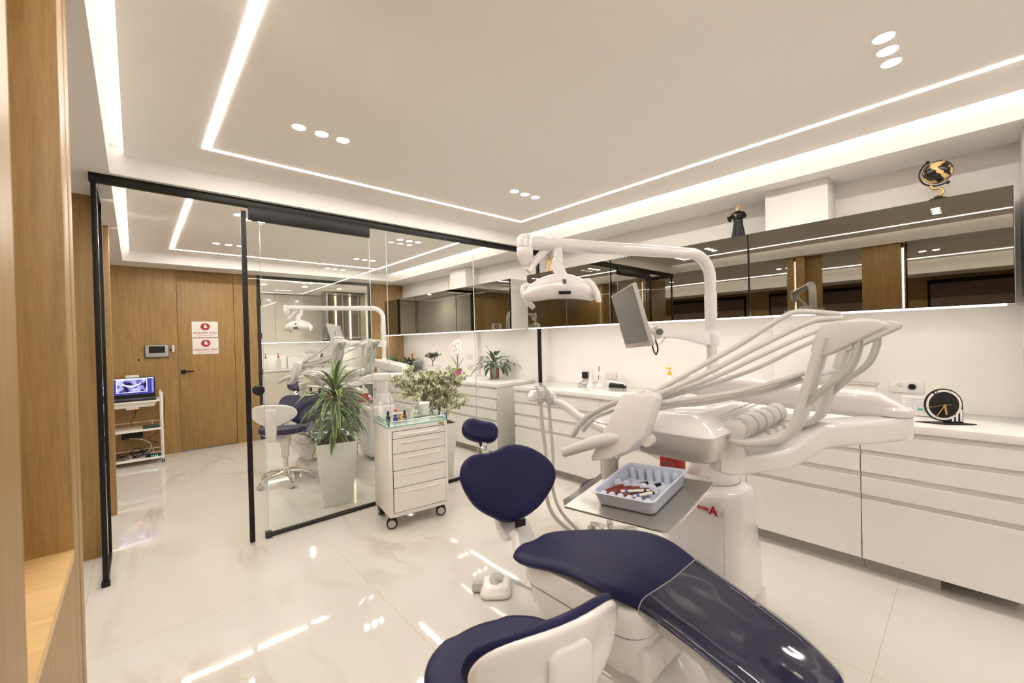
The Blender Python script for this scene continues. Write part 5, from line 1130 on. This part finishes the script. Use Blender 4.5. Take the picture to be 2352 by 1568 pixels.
for d, l in ((V((.9, -.1, .35)), .30), (V((-.9, .05, .3)), .28), (V((-.85, -.3, .05)), .27), (V((-.25, 0, 1)), .25)):
    p = c+V((0, 0, .14)); dd = (sx*d.x+sy*d.y+V((0, 0, d.z))).normalized(); stm.tube([p, p+dd*.14], .002, 5); mb.leaf(p+dd*.14, dd, l, .045, 1.2, 8, fold=.25, shape=.5)
stm.inside(3.83).make('stems', GREEN, t); mb.inside(3.83).make('leaves', GREEN, t, sharp=180)
c = V((3.50, 5.75, ZW)); t = thing('potted_myrtle', 'small twiggy tree with grey green leaves in a white pot behind the ficus', 'plant', c)
pot(c, LACQ, '', .09, .125, .145, t)
rn = random.Random(21); tr = MB(); lf = MB()
def twig(p, d, ln, r, dep):
    q = p+d*ln; tr.tube([p, lerp(p, q, .5)+V((rn.uniform(-.008, .008), rn.uniform(-.008, .008), 0)), q], [r, r*.85, r*.7], 5)
    if dep == 0:
        for i in range(9):
            o = lerp(p, q, rn.uniform(.1, 1.05)); lf.leaf(o, V((rn.uniform(-1, 1), rn.uniform(-1, 1), rn.uniform(-.2, .9))).normalized(), rn.uniform(.022, .036), .012, .3, 3, shape=.5)
        return
    for i in range(3 if dep < 4 else 5):
        a = rn.uniform(0, 2*PI); twig(q, (d*.5+V((math.cos(a), math.sin(a), rn.uniform(-.1, 1.1)))*.75).normalized(), ln*rn.uniform(.62, .9), r*.62, dep-1)
twig(c+V((0, 0, .13)), V((0, 0, 1)), .075, .008, 4); tr.make('twigs', BARK, t); lf.make('foliage', DUSTY, t, sharp=180)
for (x, y, lab, flower) in ((3.62, 6.75, 'broad leaved plant with an orange flower spike on the far worktop', True), (3.45, 7.10, 'flowerless broad leaved plant, last on the far worktop before the oak wall', False)):
    c = V((x, y, ZW)); t = thing('potted_bromeliad', lab, 'plant', c); pot(c, DGREY, '', .09, .12, .11, t); mb = MB(); rn = random.Random(int(x*100))
    for k in range(34):
        a = k*2.399; e = rn.uniform(.2, 1.2); mb.leaf(c+V((0, 0, .10)), V((math.cos(a)*math.cos(e), math.sin(a)*math.cos(e), math.sin(e))), rn.uniform(.20, .32), rn.uniform(.05, .08), rn.uniform(.7, 1.4), 6, fold=.2, shape=.5)
    mb.make('leaves', GREEN, t, sharp=180)
    if flower:
        mb = MB()
        for k in range(16): a = k*2.399; mb.leaf(c+sx*.06+V((0, 0, .17+.007*k)), V((math.cos(a)*.5, math.sin(a)*.5, 1)).normalized(), .07, .022, .1, 4, shape=.5)
        mb.make('flower_spike', leafmat('orange_bract', (.62, .16, .04), (.70, .34, .08), .2, .8, .5), t, sharp=180)
for k, (y, z) in enumerate(((5.12, 1.20), (5.12, 1.03), (4.62, 1.03))): socket(y, z, 'white wall socket over the far worktop, %s' % ('upper one by the orchid', 'lower one by the orchid', 'half hidden by the green houseplant')[k], x=XWR-.07 if k < 2 else XWR, w=.06)

# ================================================================== THE FAR SURGERY: second unit and chair
OFF = (0.03, 4.15, 0)
u2 = dup(unit, OFF, 'white dental unit seen through the glass partition, in the far surgery', 'dental units'); unit['group'] = 'dental units'
c2 = dup(chair, OFF, 'navy dental chair behind the dracaena, seen through the glass partition', 'dental chairs'); chair['group'] = 'dental chairs'
label_bottle((2.158, 5.238, .6625), 'white bottle with a red label on the far unit pedestal, seen through the glass')
t = thing('side_desk', 'dark low desk with a pale top behind the far dental chair', 'desk', (2.6, 6.9, 0))
MB().box(2.05, 2.95, 6.72, 7.22, .76, .785).make('desk_top', QUARTZ, t, bevel=.003); MB().box(2.6, 2.92, 6.75, 7.2, 0.02, .76).make('drawer_block', DGREY, t, bevel=.003)
for a in (2.08,):
    for b in (6.75, 7.18): MB().box(a, a+.03, b, b+.03, 0, .76).make('leg', BLACK, t)
# ------------------------------------------------------------------ laptop trolley by the far oak wall
def make_trolley():
    x0, x1, y0, y1 = -.36, .235, 6.90, 7.27; t = thing('equipment_trolley', 'white three-shelf metal trolley on castors by the far oak wall, carrying a laptop', 'trolley', (-.06, 7.06, 0))
    for x in (x0, x1):
        for y in (y0, y1): MB().box(x-.011, x+.011, y-.011, y+.011, .055, .89).make('upright', PAINTM, t, bevel=.002)
    for z, nm in ((.060, 'bottom_shelf'), (.420, 'middle_shelf'), (.775, 'top_shelf')):
        s = MB().box(x0-.004, x1+.004, y0-.008, y1+.008, z, z+.022).make(nm, PAINTM, t, bevel=.002)
        if z < .6: MB().tube([(x0, y1, z+.07), (x1, y1, z+.07)], .004, 6).tube([(x1, y0, z+.07), (x1, y1, z+.07)], .004, 6).tube([(x1-.09, y1, z+.02), (x1-.09, y1, z+.07)], .004, 6).make('shelf_rail', PAINTM, s)
    MB().loft([[(a, b, z) for a, b in ((x0+.02+e, y0+.02), (x1-.05-e, y0+.02), (x1-.05-e, y1-.03), (x0+.02+e, y1-.03))] for z, e in ((.775, 0), (.765, 0), (.72, .02))]).make('pull_out_bin', ABSW, t, bevel=.004)
    for x in (x0, x1):
        for y in (y0, y1):
            cs = MB()
            for q in (-.008, .008): cs.cyl((x+q-.005, y, .0235), (x+q+.005, y, .0235), .0235, 18)
            k = cs.make('caster', RUBBER, t); MB().box(x-.012, x+.012, y-.012, y+.012, .042, .062).make('caster_stem', STEEL, k, bevel=.002)
    return t
make_trolley()
# laptop showing an x-ray
t = thing('laptop', 'open black laptop with a panoramic tooth x-ray on its screen, on the white trolley', 'laptop', (-.01, 7.05, .722))
lx0, lx1, ly0 = -.255, .185, 6.905
MB().box(lx0, lx1, ly0, ly0+.26, .7225, .742).make('keyboard_base', BLACKP, t, bevel=.004)
kb = MB()
for r in range(5): kb.box(lx0+.02, lx1-.02, ly0+.10+.024*r, ly0+.12+.024*r, .742, .7445)
kb.make('key_rows', DGREY, t)
tl = math.radians(12); sb = V((0, ly0+.262, .745)); su = V((0, math.sin(tl), math.cos(tl))); sn = V((0, -math.cos(tl), math.sin(tl)))
def SP(x, h, d=0): return V((x, sb.y, sb.z))+su*h+sn*d
MB().prism([SP(lx0, 0), SP(lx1, 0), SP(lx1, .262), SP(lx0, .262)], -sn*.010).make('lid', BLACKP, t, bevel=.004)
def glow(name, c, s): return emis(name, c, s)
scr = MB().prism([SP(lx0+.012, .045), SP(lx1-.012, .045), SP(lx1-.012, .25), SP(lx0+.012, .25)], sn*.0012).make('screen', glow('screen_navy', (.035, .03, .14), .8), t, flat=True)
xm = bpy.data.materials.new('xray_glow'); xm.use_nodes = True; nt = xm.node_tree; nt.nodes.clear(); N_ = nt.nodes.new
o_ = N_('ShaderNodeOutputMaterial'); e_ = N_('ShaderNodeEmission'); r_ = N_('ShaderNodeValToRGB'); n_ = N_('ShaderNodeTexNoise'); g_ = N_('ShaderNodeTexCoord'); n_.inputs['Scale'].default_value = 16; n_.inputs['Detail'].default_value = 3
r_.color_ramp.elements[0].color = (.008, .006, .03, 1); r_.color_ramp.elements[1].color = (.30, .28, .62, 1); r_.color_ramp.elements[0].position = .38; r_.color_ramp.elements[1].position = .72
nt.links.new(g_.outputs['Object'], n_.inputs['Vector']); nt.links.new(n_.outputs['Fac'], r_.inputs[0]); nt.links.new(r_.outputs[0], e_.inputs[0]); e_.inputs[1].default_value = 1.0; nt.links.new(e_.outputs[0], o_.inputs[0])
MB().prism([SP(lx0+.075, .075, .0014), SP(lx1-.085, .075, .0014), SP(lx1-.085, .235, .0014), SP(lx0+.075, .235, .0014)], sn*.0006).make('xray_image', xm, scr, flat=True)
lit = glow('screen_lilac', (.52, .52, .85), 1.1); mb = MB()
for a, b, c_, d in ((lx0+.068, lx1-.080, .070, .075), (lx0+.068, lx1-.080, .232, .238), (lx1-.085, lx1-.079, .070, .238), (lx0+.068, lx0+.074, .070, .238), (lx0+.012, lx1-.012, .243, .25)): mb.prism([SP(a, c_, .0022), SP(b, c_, .0022), SP(b, d, .0022), SP(a, d, .0022)], sn*.0005)
mb.make('image_border', lit, scr, flat=True)
mb = MB()
for k in range(15):
    u = (k-7)/7; xx = lx0+.075+.135+u*.082; zz = .150+.028*u*u; mb.prism([SP(xx-.005, zz-.008, .0022), SP(xx+.004, zz-.008, .0022), SP(xx+.004, zz+.007, .0022), SP(xx-.005, zz+.007, .0022)], sn*.0005)
mb.make('xray_teeth', glow('screen_white', (.85, .85, 1), 1.4), scr, flat=True)
MB().prism([SP(lx1-.035, .06, .0018), SP(lx1-.016, .06, .0018), SP(lx1-.016, .235, .0018), SP(lx1-.035, .235, .0018)], sn*.0005).make('tool_palette', glow('screen_violet', (.12, .10, .42), 1.0), scr, flat=True)
t = thing('paper_block', 'white flat block lying behind the laptop lid on the trolley', 'box', (-.02, 7.21, .722)); MB().box(-.10, .03, 7.235, 7.262, .7225, 1.03).make('block', LACQ, t, bevel=.003)
def cable(name, label, pts, r=.0035, m=BLACKP, n=7): 
    o = MB().tube(cr(pts, n), r, 6).make(name, m); return tag(o, label, 'cable')
mb = MB(); rn = random.Random(4)
for k in range(9):
    c = V((rn.uniform(-.22, .08), rn.uniform(6.98, 7.14), .128+.006*k)); R = rn.uniform(.04, .085); tlt = rn.uniform(-.5, .5)
    mb.tube([c+V((R*math.cos(a), R*.75*math.sin(a), .03*abs(tlt)*(1+math.sin(a+k)))) for a in [2*PI*i/22 for i in range(22)]], .0042, 6, closed=True)
o = tag(mb.make('cable_tangle', BLACKP), 'tangle of coiled black cables on the bottom shelf of the trolley', 'cables'); o['kind'] = 'stuff'
cable('cable', 'black cable hanging down the right upright of the trolley', [(.20, 7.12, .755), (.262, 7.1, .80), (.268, 7.05, .70), (.255, 6.98, .55), (.262, 6.99, .42), (.25, 7.0, .43)])
cable('cable', 'black cable looping between the middle and bottom trolley shelves', [(.12, 7.0, .425), (.19, 6.97, .39), (.10, 6.96, .30), (.19, 6.95, .25), (.10, 6.96, .24), (.03, 7.0, .16), (.06, 7.05, .13)])
cable('cable', 'big standing loop of black cable on the bottom trolley shelf', [(-.02, 7.0, .13), (-.07, 6.98, .20), (-.01, 6.97, .25), (.05, 6.98, .19), (0, 7.0, .13), (-.06, 7.02, .13)], .005)
cable('cable', 'pale cable curving down to the bottom trolley shelf', [(-.10, 7.03, .375), (.03, 6.99, .35), (.12, 6.97, .28), (.10, 7.0, .19), (.03, 7.03, .135)], .0045, HOSE)
cable('cable', 'black cable hanging from the charger under the trolley top', [(-.01, 6.97, .63), (-.02, 6.96, .55), (-.06, 6.97, .46), (-.04, 7.0, .424)], .003)
t = thing('charger', 'white charger with a small red light, hanging under the trolley top', 'charger', (-.01, 6.95, .63)); MB().box(-.10, .02, 6.93, 6.97, .622, .644).make('housing', ABSW, t, bevel=.003); MB().ell((-.005, 6.927, .632), .008, .005, .007, 10, 6).make('red_light', emis('red_led', (1, .03, .03), 4), t)
t = thing('switch_box', 'black network box with tiny green lights on the bottom trolley shelf', 'box', (.15, 7.0, .123)); MB().box(.07, .215, 6.93, 7.02, .1225, .148).make('housing', BLACKP, t, bevel=.003)
mb = MB()
for k in range(4): mb.box(.12+.018*k, .128+.018*k, 6.9285, 6.931, .131, .138)
mb.make('green_lights', emis('green_led', (.05, 1, .35), 2.5), t)
t = thing('switch_box', 'black cable box fixed under the middle trolley shelf', 'box', (-.05, 7.05, .34)); MB().box(-.15, .05, 7.02, 7.08, .30, .394).make('housing', BLACKP, t, bevel=.003)
t = thing('circuit_box', 'flat dark green box on the middle trolley shelf', 'box', (.12, 7.0, .418)); MB().box(.05, .21, 6.93, 7.05, .4175, .452).make('housing', mat('dark_green_plastic', (.02, .05, .03), .5), t, bevel=.003)

for o in [q for q in bpy.data.objects if q.parent is None]:
    lb = o.get('label', '')
    if any(k in lb for k in ('on the white trolley', 'behind the laptop lid', 'hanging under the trolley top', 'from the charger under')): o.location.z += .075
    elif any(k in lb for k in ('middle trolley shelf',)) : o.location.z += .025
    elif any(k in lb for k in ('bottom shelf of the trolley', 'on the bottom trolley shelf', 'to the bottom trolley shelf')): o.location.z -= .040
# ------------------------------------------------------------------ on the far oak wall: video door phone, two warning signs, a cable hole
t = thing('video_door_phone', 'silver video door phone with a black screen on the far oak wall', 'intercom', (.205, YF, 1.40)); 
MB().box(.090, .345, YF-.028, YF, 1.318, 1.490).make('housing', DGREY, t, bevel=.006); f = MB().box(.102, .333, YF-.031, YF-.027, 1.330, 1.484).make('face_plate', mat('silver_plastic', (.42, .41, .39), .35), t, bevel=.003)
MB().box(.135, .300, YF-.0325, YF-.030, 1.380, 1.470).make('screen', BLACKP, t)
for k in range(5): MB().lathe([(.001, 0), (.011 if k in (0, 4) else .006, 0), (.009 if k in (0, 4) else .005, .003), (.001, .003)], (.130+.0445*k, YF-.031, 1.350), 16, (0, -1, 0)).make('button', GREYP, f)
t = thing('plug_adapter', 'small white adapter with a black cable, just right of the video door phone', 'adapter', (.37, YF, 1.43)); MB().box(.372, .400, YF-.03, YF, 1.385, 1.482).make('housing', LACQ, t, bevel=.004); MB().tube([(.345, YF-.012, 1.41), (.372, YF-.012, 1.42)], .008, 8).make('cable', BLACKP, t)
tag(MB().lathe([(.001, 0), (.012, 0), (.012, .002), (.001, .003)], (.032, YF, 1.297), 16, (0, -1, 0)).make('cable_hole', BLACKP), 'small black hole cap in the oak wall left of the video door phone', 'wall cap')
RED = mat('sign_red', (.42, .012, .012), .4); SIGNW = mat('sign_paper', (.82, .79, .76), .5); SIL = mat('sign_grey', (.34, .33, .33), .4)
def sign(x, z, label, sub):
    w, h = .302, .226; t = thing('warning_sign', label, 'sign', (x, YF, z))
    f = YF-.002+.005; MB().box(x-w/2, x+w/2, YF+.001, YF+.0045, z-h/2, z+h/2).make('sign_sheet', SIGNW, t)
    y = YF+.0006
    def ell(cx, cz, rx, rz, d): return [(cx+rx*math.cos(a), y-d, cz+rz*math.sin(a)) for a in [2*PI*i/36 for i in range(36)]]
    MB().prism(ell(x, z+.038, .055, .052, 0), (0, -.0006, 0)).make('emblem_shadow', SIL, t); MB().prism(ell(x+.002, z+.043, .053, .048, .0006), (0, -.0006, 0)).make('emblem_disc', RED, t)
    hm = MB(); c = V((x+.002, y-.0018, z+.035))
    hm.prism([c+V((a, 0, b)) for a, b in rrect(.034, .030, .010, 4)], (0, -.0006, 0))
    for k, (dx, ln) in enumerate(((-.0125, .022), (-.0042, .028), (.0042, .027), (.0125, .021))): hm.prism([c+V((dx+a, 0, .010+ln/2+b)) for a, b in rrect(.0068, ln, .0033, 3)], (0, -.0006, 0))
    hm.prism([c+V(p) for p in ((.015, 0, -.010), (.030, 0, .006), (.034, 0, .003), (.018, 0, -.016))], (0, -.0006, 0)); hm.make('hand_emblem', SIGNW, t, flat=True)
    text('heading_text', RED, t, 'NDALOHET HYRJA', .0315, (x, y-.0005, z-.050), (1, 0, 0), (0, 0, 1), .001, 1.06, .0007); text('sub_text', RED, t, sub, .0165, (x, y-.0005, z-.083), (1, 0, 0), (0, 0, 1), .001, 1.08)
sign(.748, 1.693, 'upper white warning sign with a red hand emblem on the oak door', 'PËR GRATË SHTATZËNË'); sign(.750, 1.456, 'lower white warning sign with a red hand emblem on the oak door', 'KUJDES NGA RREZATIMI')

# ================================================================== STAFF KITCHEN BEHIND THE FAR GLASS
GREYL = mat('greige_lacquer', (.70, .64, .55), .22, coat=.2)
KB = 10.44
for k in range(5):
    a = 1.27+.49*k; t = thing('kitchen_wall_cabinet', 'tall greige kitchen wall cabinet, number %d from the left behind the far glass' % (k+1), 'wall cabinet', (a+.245, KB-.2, 1.5), 'kitchen wall cabinets')
    MB().box(a, a+.49, 10.08, KB, 1.50, 2.54).make('carcass', GREYL, t); MB().box(a+.003, a+.487, 10.06, 10.078, 1.495, 2.535).make('door', GREYL, t, bevel=.001, seg=1)
for k in range(3):
    a = 1.27+.60*k; t = thing('kitchen_base_cabinet', 'greige kitchen base cabinet, number %d from the left behind the far glass' % (k+1), 'cabinet', (a+.3, KB-.3, 0), 'kitchen base cabinets')
    MB().box(a, a+.60, 9.88, KB, .08, .875).make('carcass', GREYL, t); MB().box(a+.003, a+.597, 9.86, 9.878, .085, .86).make('door', GREYL, t, bevel=.001, seg=1); MB().box(a, a+.6, 9.92, 9.935, 0, .08).make('plinth', PLINTH, t)
tag(MB().box(1.26, 3.08, 9.85, KB, .877, .915).make('worktop', QUARTZ, bevel=.003), 'pale kitchen worktop behind the far glass, with soap bottles and a tap', 'worktop')
tag(MB().box(1.27, 3.70, 10.10, 10.13, 1.484, 1.498).make('under_cabinet_light', LEDW), 'bright LED strip under the kitchen wall cabinets', 'strip light', 'LED strips under the wall cabinets')
for k, (x, m, cap, lab) in enumerate(((1.80, mat('green_label_plastic', (.25, .38, .18), .4), REDP, 'green labelled detergent bottle with a red cap on the kitchen worktop'), (2.04, BOTCLEAR, mat('olive_plastic', (.18, .16, .05), .4), 'clear soap bottle with an olive pump on the kitchen worktop'), (2.28, MILK, mat('pink_red_plastic', (.60, .05, .08), .4), 'milky soap bottle with a red pump beside the kitchen tap'))):
    pump_bottle((x, 10.02, .916), lab, m, cap, .30, .045)
t = thing('kitchen_tap', 'slim angular tap over the kitchen worktop behind the far glass', 'tap', (2.48, 10.15, .915)); MB().tube([(2.48, 10.15, .915), (2.48, 10.15, 1.175), (2.482, 10.145, 1.19), (2.60, 10.02, 1.20), (2.72, 9.93, 1.20), (2.725, 9.925, 1.19), (2.725, 9.925, 1.17)], .012, 10).make('spout', STEEL, t); MB().lathe([(.03, 0), (.03, .008), (.018, .01), (.018, .08)], (2.48, 10.15, .915), 18).make('tap_body', STEEL, t)
socket(0, 0, 'tmp', x=0)
tmp = [o for o in bpy.data.objects if o.get('label') == 'tmp'][0]; tmp.rotation_euler = (0, 0, -PI/2*-1); tmp.rotation_euler.z = PI/2; tmp.location = (3.30, KB, 1.10); tmp['label'] = 'white twin socket on the kitchen splashback behind the far glass'
t = thing('drink_dispenser', 'big clear lidded drink dispenser jar at the right end of the kitchen worktop', 'jar', (2.93, 9.98, .916))
MB().lathe([(.10, .0), (.13, .01), (.14, .12), (.13, .25), (.10, .30), (.10, .33)], (2.93, 9.98, .916), 28).make('jar_glass', BOTCLEAR, t); MB().lathe([(.105, .33), (.115, .335), (.115, .36), (.05, .375), (.02, .376), (.02, .40), (.001, .405)], (2.93, 9.98, .916), 26).make('lid', STEEL, t)
t = thing('display_cabinet', 'glazed kitchen display cabinet with three vertical LED lines, behind the far monitor', 'display cabinet', (3.55, 9.3, 1.5))
MB().box(3.02, 4.05, 9.38, 9.40, 1.52, 2.5).make('back_panel', mat('brown_smoked_back', (.22, .18, .12), .3), t); fr = MB().box(3.0, 4.07, 9.10, 9.40, 1.49, 1.52).box(3.0, 4.07, 9.10, 9.40, 2.5, 2.53).box(3.0, 3.03, 9.10, 9.4, 1.5, 2.5).box(4.04, 4.07, 9.10, 9.4, 1.5, 2.5)
for x in (3.34, 3.69): fr.box(x-.012, x+.012, 9.10, 9.125, 1.5, 2.5)
fr.make('frame', DGREY, t)
for z in (1.85, 2.18): MB().box(3.03, 4.04, 9.13, 9.37, z, z+.008).make('shelf', GLASSG, t)
for x in (3.285, 3.60, 3.93): MB().box(x-.011, x+.011, 9.355, 9.375, 1.54, 2.48).make('led_line', LEDV, t, flat=True)
for k, x in enumerate((3.04, 3.36, 3.70)): MB().box(x, x+.31, 9.104, 9.109, 1.53, 2.49).make('glass_door', glassmat('smoked_door_glass_%d' % k, (.62, .58, .48), extra=.02), t)
t = thing('bar_basin', 'black bar top with a small black tap, behind the far unit in the kitchen', 'basin', (2.75, 8.6, 0)); MB().box(2.43, 3.05, 8.45, 8.85, 1.06, 1.10).make('bar_top', BLACKP, t, bevel=.004)
MB().lathe([(.16, 0), (.16, .015), (.03, .02), (.03, 1.05), (.10, 1.06)], (2.75, 8.65, 0), 24).make('pedestal', STEEL, t); MB().tube(cr([(2.74, 8.70, 1.10), (2.74, 8.70, 1.20), (2.74, 8.66, 1.245), (2.74, 8.60, 1.22), (2.74, 8.595, 1.19)], 5), .012, 10).make('tap', BLACKP, t)
t = thing('heart_chair', 'dark red heart-backed chair in the kitchen under the black bar top', 'chair', (2.75, 8.25, 0)); RV = mat('red_velvet', (.26, .04, .035), .7)
hp = [(2.75+.0135*16*math.sin(a)**3, 8.18, .80+.0125*(13*math.cos(a)-5*math.cos(2*a)-2*math.cos(3*a)-math.cos(4*a))) for a in [2*PI*i/40 for i in range(40)]]
MB().prism(hp, (0, .06, 0)).make('heart_back', RV, t, bevel=.012); MB().lathe([(.19, .40), (.21, .42), (.20, .47), (.02, .48)], (2.75, 8.36, 0), 26).make('seat', RV, t)
for a in (.8, 2.36, 3.93, 5.5): MB().tube([(2.75+.15*math.cos(a), 8.36+.15*math.sin(a), .41), (2.75+.2*math.cos(a), 8.36+.2*math.sin(a), 0)], .012, 8).make('leg', BLACK, t)
t = thing('water_cylinder', 'plain white cylinder appliance beside the kitchen display cabinet', 'appliance', (3.45, 9.0, 0)); MB().lathe([(.22, 0), (.23, .02), (.23, 1.32), (.20, 1.36), (.01, 1.37)], (3.45, 9.0, 0), 30).make('body', ABSW, t); MB().lathe([(.232, 1.30), (.232, 1.31)], (3.45, 9.0, 0), 30).make('band', STEEL, t)
